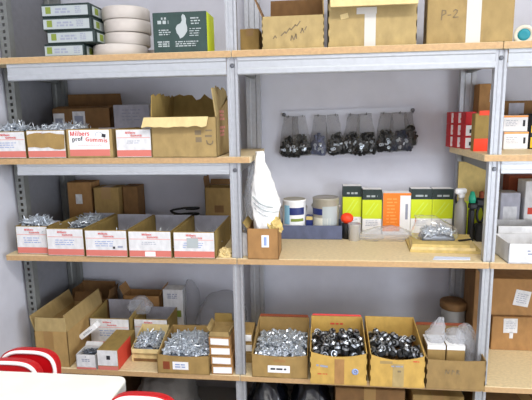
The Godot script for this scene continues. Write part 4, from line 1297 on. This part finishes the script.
func bottom_shelf() -> void:
	# far left: large carton, flaps up
	var a := carton("carton", "large kraft carton with tall flaps standing open at the left, bottom shelf", Vector3(-0.856, S4, -0.012), 0.155, 0.168, 0.36, M.kraft_warm, {"flaps": [["front", 0.062, -3.0, M.kraft_pale], ["right", 0.075, -10.0, M.kraft], ["left", 0.07, 18.0, M.kraft], ["back", 0.05, 10.0, M.kraft_dark]]})
	plate(a, "tape", M.tape_brown, Vector3(-0.012, 0.125, 0), 0.045, 0.085)
	heap("bolt_heap", "dark bolts lying deep in the large flapped carton", "bolts", bolt_mesh(), M.screw_dark, M.black_soft, Vector3(-0.856, S4 + 0.005, -0.19), 0.14, 0.33, 0.05, 150)
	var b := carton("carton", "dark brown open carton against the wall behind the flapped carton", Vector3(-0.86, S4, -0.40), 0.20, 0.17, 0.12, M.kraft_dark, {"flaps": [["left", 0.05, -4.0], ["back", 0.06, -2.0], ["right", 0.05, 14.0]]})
	b.name = "carton_far"
	b.name = numbered("carton")
	var sw := carton("small_box", "little open white box with red foot beside the large flapped carton", Vector3(-0.692, S4, 0.002), 0.092, 0.070, 0.085, M.board_white, {"flaps": [["back", 0.02, 40.0]]})
	plate(sw, "red_band", M.band_red, Vector3(0, 0.006, 0), 0.091, 0.010)
	plate(sw, "label", M.paper, Vector3(0, 0.042, 0), 0.082, 0.050)
	small_print(sw, "small_print", M.ink_grey, Vector3(0.0, 0.045, 0.0008), 0.04, 0.016, 2, 500)
	heap("screw_heap", "dark screws in the little open white box", "screws", bolt_mesh(), M.screw_dark, M.black_soft, Vector3(-0.692, S4 + 0.005, -0.042), 0.08, 0.072, 0.058, 60)
	var sl := closed_box("small_box", "slim white box tilted across the right flap of the flapped carton", Vector3(-0.728, S4 + 0.112, -0.115), 0.105, 0.026, 0.04, M.white)
	sl.rotation_degrees = Vector3(0, 0, 38)
	small_print(sl, "small_print", M.ink_grey, Vector3(0, 0.013, 0), 0.06, 0.01, 2, 501)
	var wk := closed_box("product_box", "kraft-topped box with white front and red end, turned slightly", Vector3(-0.592, S4, 0.0), 0.094, 0.096, 0.21, M.kraft_olive, {"turn": 0})
	var fl := plate(wk, "label", M.paper, Vector3(0, 0.058, 0), 0.092, 0.072)
	plate(fl, "printed_mark", M.ink, Vector3(0.004, 0.060, 0.0008), 0.017, 0.019)
	plate(wk, "red_band", M.band_red, Vector3(0, 0.010, 0), 0.092, 0.018)
	plate(wk, "red_end", M.orange_print, Vector3(0.047, 0.048, -0.075), 0.145, 0.094, Vector3(0, 0, -1), Vector3(0, 1, 0))
	# screw cartons further in
	var wl := carton("screw_carton", "white screw carton with red foot set back behind the little white box", Vector3(-0.672, S4, -0.21), 0.20, 0.150, 0.2, M.kraft_olive, {"back_material": M.board_grey, "back": 0.17})
	screw_label(wl, 0.20, 0.150, 510, true)
	var wl2 := carton("screw_carton", "white screw carton with red foot behind the bin of loose screws", Vector3(-0.480, S4, -0.25), 0.17, 0.135, 0.16, M.kraft_olive, {"back_material": M.board_grey})
	screw_label(wl2, 0.17, 0.135, 511, false)
	carton("carton", "brown open carton holding a clear bag by the tall white carton, bottom shelf", Vector3(-0.59, S4, -0.425), 0.20, 0.185, 0.10, M.kraft_brown, {"flaps": [["right", 0.05, 25.0], ["left", 0.05, 25.0]]})
	var bg := thing("plastic_bag", "small clear bag puffed up in front of the brown open carton", "plastic bag", Vector3(-0.56, S4 + 0.137, -0.33))
	var st := begin(false)
	add_bag(st, [[0.0, 0.05, 0.03, 0.0], [0.03, 0.065, 0.036, 0.0], [0.06, 0.05, 0.03, 0.0], [0.085, 0.015, 0.01, 0.01]], 0.012, 66)
	obj("bag", st, M.bag_hazy, bg)
	# bin of loose screws with a low kraft front
	var lk := carton("carton", "low kraft bin of loose screws left of the big screw carton", Vector3(-0.450, S4, -0.085), 0.135, 0.062, 0.155, M.kraft_light, {"back": 0.115, "flaps": [["front", 0.018, 150.0, M.kraft_light]]})
	lk.rotation_degrees.y = 0
	plate(lk, "dark_slot", M.kraft_dark, Vector3(0.0, 0.010, 0), 0.115, 0.014)
	heap("screw_heap", "mixed bright screws spilling in the low kraft bin", "screws", bolt_mesh(), M.screw, M.screw_dark, Vector3(-0.450, S4 + 0.005, -0.163), 0.125, 0.145, 0.085, 220, "", 1.8)
	# tall white carton with green print
	var tw := closed_box("carton", "tall white carton with green print against the wall, bottom shelf", Vector3(-0.418, S4, -0.42), 0.105, 0.225, 0.07, M.board_white)
	plate(tw, "green_print", M.green_mark, Vector3(0.014, 0.095, 0), 0.055, 0.036)
	small_print(tw, "small_print", M.ink_grey, Vector3(0.0, 0.19, 0), 0.06, 0.03, 3, 520)
	var hz := thing("plastic_bag", "grey hood of plastic drawn over the tall white carton's right side", "plastic bag", Vector3(-0.322, S4, -0.45))
	st = begin(false)
	add_bag(st, [[0.0, 0.035, 0.04, 0.0], [0.1, 0.036, 0.045, 0.0], [0.2, 0.034, 0.045, 0.0], [0.25, 0.022, 0.03, -0.01], [0.27, 0.008, 0.01, -0.015]], 0.006, 67)
	obj("bag", st, M.bag_smoke, hz)
	var pb := thing("plastic_bag", "large smoky plastic bag slumped behind the stacked small boxes", "plastic bag", Vector3(-0.165, S4, -0.42))
	st = begin(false)
	add_bag(st, [[0.0, 0.11, 0.08, 0.0], [0.08, 0.13, 0.09, 0.0], [0.15, 0.11, 0.085, 0.01], [0.20, 0.08, 0.06, 0.02], [0.225, 0.02, 0.02, 0.03]], 0.016, 68, 36, 18)
	obj("bag", st, M.bag_smoke, pb)
	# the big screw carton
	var sc := parts_carton("carton", "wide kraft carton brimming with zinc bolts left of the stacked small boxes", -0.364, -0.132, 0.088, 0.118, 0.004, 0.24, M.kraft_tan, 0.008, {})
	var l := plate(sc, "sticker", M.white, Vector3(-0.012, 0.038, 0), 0.070, 0.036)
	small_print(l, "small_print", M.ink_blue, Vector3(-0.010, 0.038, 0.0006), 0.052, 0.022, 2, 530, Vector3(1, 0, 0), Vector3(0, 1, 0), 0.0012, 0.5)
	plate(sc, "red_stamp", M.rust, Vector3(-0.075, 0.038, 0), 0.030, 0.036)
	heap("bolt_heap", "zinc bolts heaped in the wide kraft carton", "bolts", bolt_mesh(), M.screw, M.screw_dark, Vector3(-0.248, S4 + 0.005, -0.116), 0.22, 0.225, 0.095, 650, "", 1.3, 0.3)
	# four small boxes stacked by the post, and two more beyond it
	var spots := ["bottom", "second from bottom", "second from top", "top"]
	for i in 4:
		var y := S4 + i * 0.0415
		var t := closed_box("small_box", "small kraft box with white label, %s in stack left of middle post" % spots[i], Vector3(-0.078 - i * 0.004, y, -0.002 - i * 0.004), 0.094, 0.041, 0.13, M.kraft_brown, {"group": "small kraft boxes stacked by the middle post", "turn": [2.0, -1.0, 1.0, -3.0][i]})
		plate(t, "label", M.white, Vector3(0.002, 0.022, 0), 0.080, 0.028)
	var top := carton("small_box", "small open kraft box with flap raised, on top of the stacked boxes", Vector3(-0.090, S4 + 0.1665, -0.02), 0.09, 0.022, 0.11, M.kraft, {"flaps": [["back", 0.045, -12.0, M.kraft_olive], ["left", 0.02, 30.0], ["right", 0.02, 30.0]]})
	top.set_meta("category", "box")
	for i in 3:
		var t := closed_box("small_box", ["plain small kraft box, lowest of three right of middle post", "small kraft box with white end, middle one right of middle post", "small kraft box with white end, topmost right of middle post"][i], Vector3(0.010 - i * 0.002, S4 + i * 0.048, -0.115), 0.066, 0.0475, 0.12, M.kraft_tan, {"group": "small kraft boxes right of the middle post"})
		if i > 0: plate(t, "label", M.white, Vector3(0.010, 0.024, 0), 0.040, 0.030)
	# nuts
	var nc := parts_carton("carton", "kraft carton of silver nuts with white sticker right of middle post", 0.053, 0.292, 0.106, 0.160, 0.002, 0.27, M.kraft_tan, 0.010, {"flaps": [["back", 0.012, 20.0, M.rust]]})
	l = plate(nc, "sticker", M.white, Vector3(-0.004, 0.040, 0), 0.094, 0.032)
	small_print(l, "small_print", M.ink, Vector3(-0.004, 0.041, 0.0006), 0.07, 0.013, 1, 540, Vector3(1, 0, 0), Vector3(0, 1, 0), 0.0012, 0.6)
	plate(nc, "brown_stamp", M.kraft_brown, Vector3(0.0, 0.078, 0), 0.05, 0.012)
	heap("nut_heap", "silver hex nuts heaped in the stickered kraft carton", "nuts", nut_mesh(), M.screw, M.screw_dark, Vector3(0.1725, S4 + 0.005, -0.132), 0.226, 0.255, 0.098, 420, "", 1.2, 0.2)
	# black fittings
	var f1 := parts_carton("carton", "yellowish carton of black fittings with round blue stamp on its front", 0.302, 0.534, 0.142, 0.185, 0.034, 0.27, M.kraft_yellow, 0.020, {"flaps": [["back", 0.008, 30.0, M.red_print]]})
	st = begin(false)
	add_lathe(st, [Vector2(0.006, 0.0), Vector2(0.006, 0.0008), Vector2(0.014, 0.0008), Vector2(0.014, 0.0)], 22, Transform3D(Basis(Vector3(1, 0, 0), PI / 2), Vector3(0.068, 0.060, 0.0004)))
	add_lathe(st, [Vector2(0, 0.0008), Vector2(0.0045, 0.0008), Vector2(0.0045, 0.0)], 16, Transform3D(Basis(Vector3(1, 0, 0), PI / 2), Vector3(0.068, 0.060, 0.0004)))
	obj("round_stamp", st, M.ink_blue, f1)
	plate(f1, "tape", M.orange_pale, Vector3(0.004, 0.058, 0), 0.040, 0.110).material_override = M.kraft_brown
	small_print(f1, "small_print", M.ink_grey, Vector3(-0.062, 0.080, 0), 0.062, 0.014, 1, 550, Vector3(0.99, -0.12, 0), Vector3(0.12, 0.99, 0), 0.001, 0.6)
	small_print(f1, "small_print", M.orange_print, Vector3(-0.062, 0.045, 0), 0.05, 0.010, 1, 551, Vector3(1, 0, 0), Vector3(0, 1, 0), 0.001, 0.4)
	small_print(f1, "red_print", M.orange_print, Vector3(0.0, 0.150, -0.2655), 0.06, 0.014, 1, 552)
	var bed := closed_box("carton_pad", "cardboard pad under the black fittings in the blue-stamped carton", Vector3(0.418, S4 + 0.004, 0.026), 0.222, 0.092, 0.256, M.kraft_dark, {"category": "cardboard"})
	bed.set_meta("kind", "thing")
	fittings(0.322, 0.514, 0.012, -0.215, S4 + 0.098, 50, "black fitting with bright collar heaped in the blue-stamped yellowish carton", "black fittings in the blue-stamped carton")
	var f2 := parts_carton("carton", "yellowish carton of black fittings with grey tape strip down its front", 0.546, 0.764, 0.140, 0.190, 0.034, 0.27, M.kraft_yellow, 0.022, {})
	plate(f2, "tape", M.kraft_pale, Vector3(0.004, 0.052, 0), 0.045, 0.10)
	plate(f2, "tape", M.kraft, Vector3(-0.045, 0.107, 0), 0.05, 0.012)
	small_print(f2, "small_print", M.ink_grey, Vector3(0.004, 0.092, 0.0008), 0.06, 0.01, 1, 560)
	plate(f2, "printed_mark", M.ink_pale, Vector3(0.008, 0.070, 0.0008), 0.014, 0.008)
	small_print(f2, "red_print", M.orange_print, Vector3(0.075, 0.115, 0), 0.03, 0.008, 1, 561)
	bed = closed_box("carton_pad", "cardboard pad under the black fittings in the taped carton", Vector3(0.655, S4 + 0.004, 0.026), 0.208, 0.088, 0.256, M.kraft_dark, {"category": "cardboard"})
	fittings(0.566, 0.746, 0.006, -0.20, S4 + 0.096, 44, "black fitting with bright collar heaped in the grey-taped yellowish carton", "black fittings in the taped carton")
	# the last carton: two little boxes and bags
	var lc := parts_carton("carton", "brown carton holding two small bagged boxes beside the right post", 0.770, 0.999, 0.128, 0.155, 0.034, 0.27, M.kraft_dull, 0.004, {"flaps": [["back", 0.012, 20.0, M.rust]]})
	strokes(lc, "marker_scrawl", M.ink_pale, Vector3(-0.02, 0.075, 0), [[Vector2(-0.022, -0.008), Vector2(-0.018, 0.010), Vector2(-0.010, -0.006), Vector2(-0.004, 0.010)], [Vector2(0.004, -0.008), Vector2(0.006, 0.010), Vector2(0.014, 0.002)], [Vector2(0.022, -0.008), Vector2(0.024, 0.010), Vector2(0.032, 0.008), Vector2(0.026, 0.0), Vector2(0.034, -0.008)]], 0.0032)
	for i in 2:
		var sb := closed_box("small_box", ["kraft box with white rim, left one inside the brown carton", "kraft box with white rim, right one inside the brown carton"][i], Vector3(0.822 + i * 0.078, S4 + 0.005, -0.035), 0.073, 0.150, 0.10, M.kraft_tan, {"group": "small boxes inside the brown carton"})
		plate(sb, "white_rim", M.white, Vector3(0, 0.141, 0), 0.072, 0.018)
		plate(sb, "white_rim", M.white, Vector3(0, 0.150, -0.05), 0.072, 0.098, Vector3(1, 0, 0), Vector3(0, 0, -1))
	var p1 := thing("plastic_bag", "pointed clear bag on the left small box in the brown carton", "plastic bag", Vector3(0.826, S4 + 0.157, -0.085))
	st = begin(false)
	add_bag(st, [[0.0, 0.034, 0.036, 0.0], [0.025, 0.040, 0.036, 0.0], [0.06, 0.026, 0.02, 0.012], [0.10, 0.008, 0.006, 0.022]], 0.008, 90)
	obj("bag", st, M.bag_hazy, p1)
	var p2 := thing("plastic_bag", "crumpled clear bag over the right small box in the brown carton", "plastic bag", Vector3(0.910, S4 + 0.157, -0.085))
	st = begin(false)
	add_bag(st, [[0.0, 0.034, 0.036, 0.0], [0.02, 0.042, 0.036, 0.0], [0.04, 0.034, 0.03, 0.0], [0.055, 0.012, 0.012, 0.0]], 0.010, 91)
	obj("bag", st, M.bag_hazy, p2)
	var p3 := thing("plastic_bag", "clear bag slumped into the right side of the brown carton", "plastic bag", Vector3(0.964, S4 + 0.006, -0.10))
	st = begin(false)
	add_bag(st, [[0.0, 0.022, 0.05, 0.0], [0.1, 0.026, 0.055, 0.0], [0.16, 0.034, 0.055, -0.006], [0.20, 0.026, 0.035, -0.01], [0.22, 0.008, 0.01, -0.01]], 0.009, 92)
	obj("bag", st, M.bag_hazy, p3)
	# behind it: a lidded tub, and a tall brown sheet-like carton by the post
	var cy := thing("lidded_tub", "round tub with brown lid standing behind the brown carton", "tub", Vector3(0.990, S4, -0.43))
	st = begin(false)
	add_lathe(st, [Vector2(0, 0), Vector2(0.050, 0), Vector2(0.054, 0.004), Vector2(0.056, 0.165), Vector2(0, 0.165)], 32)
	obj("body", st, M.grey_plastic, cy)
	st = begin(false)
	add_lathe(st, [Vector2(0, 0.200), Vector2(0.060, 0.200), Vector2(0.064, 0.196), Vector2(0.064, 0.168), Vector2(0.060, 0.165), Vector2(0, 0.165)], 36)
	obj("lid", st, M.kraft_dark, cy)
	closed_box("carton", "tall narrow dark brown carton standing left of right post, bottom shelf", Vector3(1.078, S4, -0.30), 0.07, 0.44, 0.16, M.kraft_dark)
	# right bay
	var r1 := closed_box("carton", "wide brown carton with white paper tag, lower of two right of post", Vector3(1.290, S4, -0.33), 0.30, 0.165, 0.17, M.kraft_brown)
	var tg := plate(r1, "paper_tag", M.paper, Vector3(-0.068, 0.122, 0), 0.062, 0.070, Vector3(1, 0.02, 0).normalized(), Vector3(-0.02, 1, 0).normalized())
	small_print(tg, "small_print", M.ink_grey, Vector3(-0.068, 0.125, 0.0006), 0.045, 0.04, 5, 600, Vector3(1, 0, 0), Vector3(0, 1, 0), 0.0012, 0.3)
	plate(r1, "tag_tail", M.paper, Vector3(-0.062, 0.075, 0), 0.016, 0.03)
	var r2 := closed_box("carton", "wide brown carton with tilted paper tag, upper of two right of post", Vector3(1.290, S4 + 0.1665, -0.345), 0.31, 0.178, 0.155, M.kraft_brown)
	var u := Vector3(0.985, -0.17, 0).normalized()
	tg = plate(r2, "paper_tag", M.paper, Vector3(-0.020, 0.085, 0), 0.068, 0.076, u, Vector3(0.17, 0.985, 0).normalized())
	small_print(tg, "small_print", M.ink_grey, Vector3(-0.020, 0.085, 0.0006), 0.05, 0.05, 5, 601, u, Vector3(0.17, 0.985, 0).normalized(), 0.0012, 0.3)

# ------------------------------------------------------------------ under the bottom shelf
func under_shelf() -> void:
	var st := begin(false)
	add_bag(st, [[0.0, 0.13, 0.12, 0.0], [0.1, 0.15, 0.14, 0.0], [0.2, 0.14, 0.13, 0.0], [0.29, 0.11, 0.10, 0.01], [0.325, 0.05, 0.05, 0.02]], 0.02, 120, 30, 18)
	var t := thing("cloth_sack", "grey-brown cloth sack on the floor under the bolt carton", "sack", Vector3(-0.40, 0, -0.20))
	obj("sack", st, M.sack, t)
	for i in 2:
		t = thing("bin_bag", ["full black plastic sack on the floor under the nuts carton", "black plastic sack right beside the first on the floor, under the blue-stamped carton"][i], "plastic bag", Vector3(0.10 + i * 0.20, 0, -0.18))
		st = begin(false)
		add_bag(st, [[0.0, 0.08, 0.11, 0.0], [0.1, 0.095, 0.13, 0.0], [0.22, 0.09, 0.12, 0.0], [0.30, 0.05, 0.06, 0.0], [0.33, 0.02, 0.02, 0.0]], 0.016, 130 + i, 30, 18)
		obj("bag", st, M.bag_black, t)
	closed_box("carton", "dim brown carton on the floor under the black fittings", Vector3(0.56, 0, -0.08), 0.30, 0.32, 0.35, M.kraft_dark, {"tape": M.tape_brown})
	closed_box("carton", "dim brown carton on the floor under the brown bagged-box carton", Vector3(0.86, 0, -0.12), 0.22, 0.28, 0.32, M.kraft_tan, {"tape": M.tape_brown})
	closed_box("carton", "dim dark carton on the floor right of the right post", Vector3(1.25, 0, -0.12), 0.36, 0.25, 0.34, M.kraft_dark, {"tape": M.tape_brown})
	closed_box("carton", "dim carton on the floor behind the red chairs at the left", Vector3(-0.78, 0, -0.10), 0.30, 0.26, 0.34, M.kraft_dark, {"tape": M.tape_brown})

# ------------------------------------------------------------------ table and chairs
func rounded(w: float, d: float, r: float) -> PackedVector2Array:
	var p := PackedVector2Array()
	for c in [[w / 2 - r, d / 2 - r, 0.0], [-w / 2 + r, d / 2 - r, 90.0], [-w / 2 + r, -d / 2 + r, 180.0], [w / 2 - r, -d / 2 + r, 270.0]]:
		for k in 6:
			var a := deg_to_rad(c[2] + 18.0 * k)
			p.append(Vector2(c[0] + cos(a) * r, c[1] + sin(a) * r))
	return p

func table() -> void:
	var t := thing("work_table", "white laminate table with rounded corner in front of the rack", "table", Vector3(-0.615, 0, 1.045))
	var w := 0.79
	var d := 0.82
	var st := begin()
	add_slab(st, rounded(w, d, 0.03), Vector3(0, 0.75, 0), Vector3(1, 0, 0), Vector3(0, 0, -1), 0.004)
	obj("table_top", st, M.table, t)
	st = begin()
	add_slab(st, rounded(w + 0.002, d + 0.002, 0.031), Vector3(0, 0.746, 0), Vector3(1, 0, 0), Vector3(0, 0, -1), 0.026)
	obj("edge_band", st, M.table_edge, t)
	for sx in [-1, 1]:
		for sz in [-1, 1]:
			st = begin()
			add_box(st, Vector3(sx * (w / 2 - 0.05), 0.359, sz * (d / 2 - 0.05)), Vector3(0.04, 0.718, 0.04), 0.004)
			obj("leg", st, M.steel, t)

func make_chair(label: String, at: Vector3, folded: bool) -> Node3D:
	# origin on the floor under the foot of the backrest; it faces +z
	var t := thing("red_chair", label, "chair", at, 0.0, "red padded chairs")
	var w := 0.205
	var top := 0.765
	var low := 0.52
	var lean := Vector3(0, 0.985, -0.17).normalized()
	var shape := PackedVector2Array()
	var rim := []
	var hh := (top - low) / lean.y
	for k in 33:
		var a := PI * k / 32.0
		# an arch with round shoulders
		shape.append(Vector2(signf(cos(a)) * pow(absf(cos(a)), 0.62) * w / 2, hh - 0.075 + pow(sin(a), 0.72) * 0.075))
	shape.append(Vector2(-w / 2 + 0.01, 0))
	shape.append(Vector2(w / 2 - 0.01, 0))
	var o := Vector3(0, low, 0)
	var st := begin()
	add_slab(st, shape, o, Vector3(1, 0, 0), lean, 0.024)
	obj("backrest", st, M.vinyl_red, t)
	var n := Vector3(1, 0, 0).cross(lean)
	for k in 33:
		var s := shape[k]
		rim.append(o + Vector3(s.x * 0.93, 0, 0) + lean * (s.y - 0.009) + n * 0.002)
	rim.push_front(o + Vector3(w / 2 * 0.92, 0, 0) + lean * 0.02 + n * 0.002)
	rim.append(o + Vector3(-w / 2 * 0.92, 0, 0) + lean * 0.02 + n * 0.002)
	st = begin(false)
	add_tube(st, rim, 0.0062, 10)
	obj("piping", st, M.piping, t)
	st = begin()
	if folded: add_slab(st, rounded(0.34, 0.36, 0.05), Vector3(0, 0.30, 0.038), Vector3(1, 0, 0), lean, 0.04)
	else: add_slab(st, rounded(0.34, 0.36, 0.05), Vector3(0, 0.47, 0.21), Vector3(1, 0, 0), Vector3(0, 0, -1), 0.05)
	obj("seat", st, M.vinyl_red, t)
	for sx in [-1, 1]:
		st = begin(false)
		add_tube(st, [Vector3(sx * 0.165, 0.0, 0.05 if folded else -0.07), Vector3(sx * 0.155, 0.42, 0.0), Vector3(sx * 0.095, 0.54, -0.022), Vector3(sx * 0.09, 0.66, -0.045)], 0.011, 10)
		obj("leg", st, M.piping, t)
		st = begin(false)
		if folded: add_tube(st, [Vector3(sx * 0.185, 0.0, 0.072), Vector3(sx * 0.182, 0.44, 0.006)], 0.010, 10)
		else: add_tube(st, [Vector3(sx * 0.16, 0.0, 0.37), Vector3(sx * 0.16, 0.42, 0.35)], 0.011, 10)
		obj("leg", st, M.piping, t)
	return t

func chairs() -> void:
	make_chair("folded red chair with white piping, nearer of the two behind the table", Vector3(-0.622, 0, 0.637), true)
	make_chair("folded red chair with white piping, farther of the two behind the table", Vector3(-0.606, 0, 0.565), true)
	make_chair("red padded chair whose backrest tops out right of the white table", Vector3(-0.138, 0, 0.79), false)

# ------------------------------------------------------------------ build
func _ready() -> void:
	var cam := Camera3D.new()
	cam.name = "camera"
	add_child(cam, true)
	cam.position = Vector3(0.3443, 1.5, 1.9079)
	cam.rotation_order = EULER_ORDER_YXZ
	cam.rotation_degrees = Vector3(-9.6846, 6.533, -0.9678)
	cam.fov = 44.78
	cam.near = 0.05
	cam.far = 50.0
	cam.current = true
	var env := Environment.new()
	env.background_mode = Environment.BG_COLOR
	env.background_color = Color(0.5, 0.52, 0.56)
	env.tonemap_mode = Environment.TONE_MAPPER_LINEAR
	env.tonemap_exposure = 1.52
	env.sdfgi_enabled = true
	env.ssao_enabled = true
	env.ssil_enabled = true
	var we := WorldEnvironment.new()
	we.name = "world_environment"
	we.environment = env
	add_child(we, true)
	rng.seed = 20
	font.font_names = PackedStringArray(["Droid Sans"])
	bold.font_names = PackedStringArray(["Droid Sans"])
	bold.font_weight = 700
	materials()
	ceiling_lamp(Vector3(0.9, 3.4, 2.1), 1.8, 0.6, 6.5, "long ceiling light panel nearest the rack")
	ceiling_lamp(Vector3(1.0, 3.4, 3.4), 1.8, 0.6, 2.0, "long ceiling light panel behind the camera")
	add_fill_window(Vector3(3.0, 0.95, 2.5), 2.4, 1.5, 5.5)
	room()
	rack()
	top_shelf()
	second_shelf_left()
	second_shelf_right()
	bag_rail()
	third_shelf_left()
	third_shelf_middle()
	third_shelf_right()
	bottom_shelf()
	under_shelf()
	table()
	chairs()
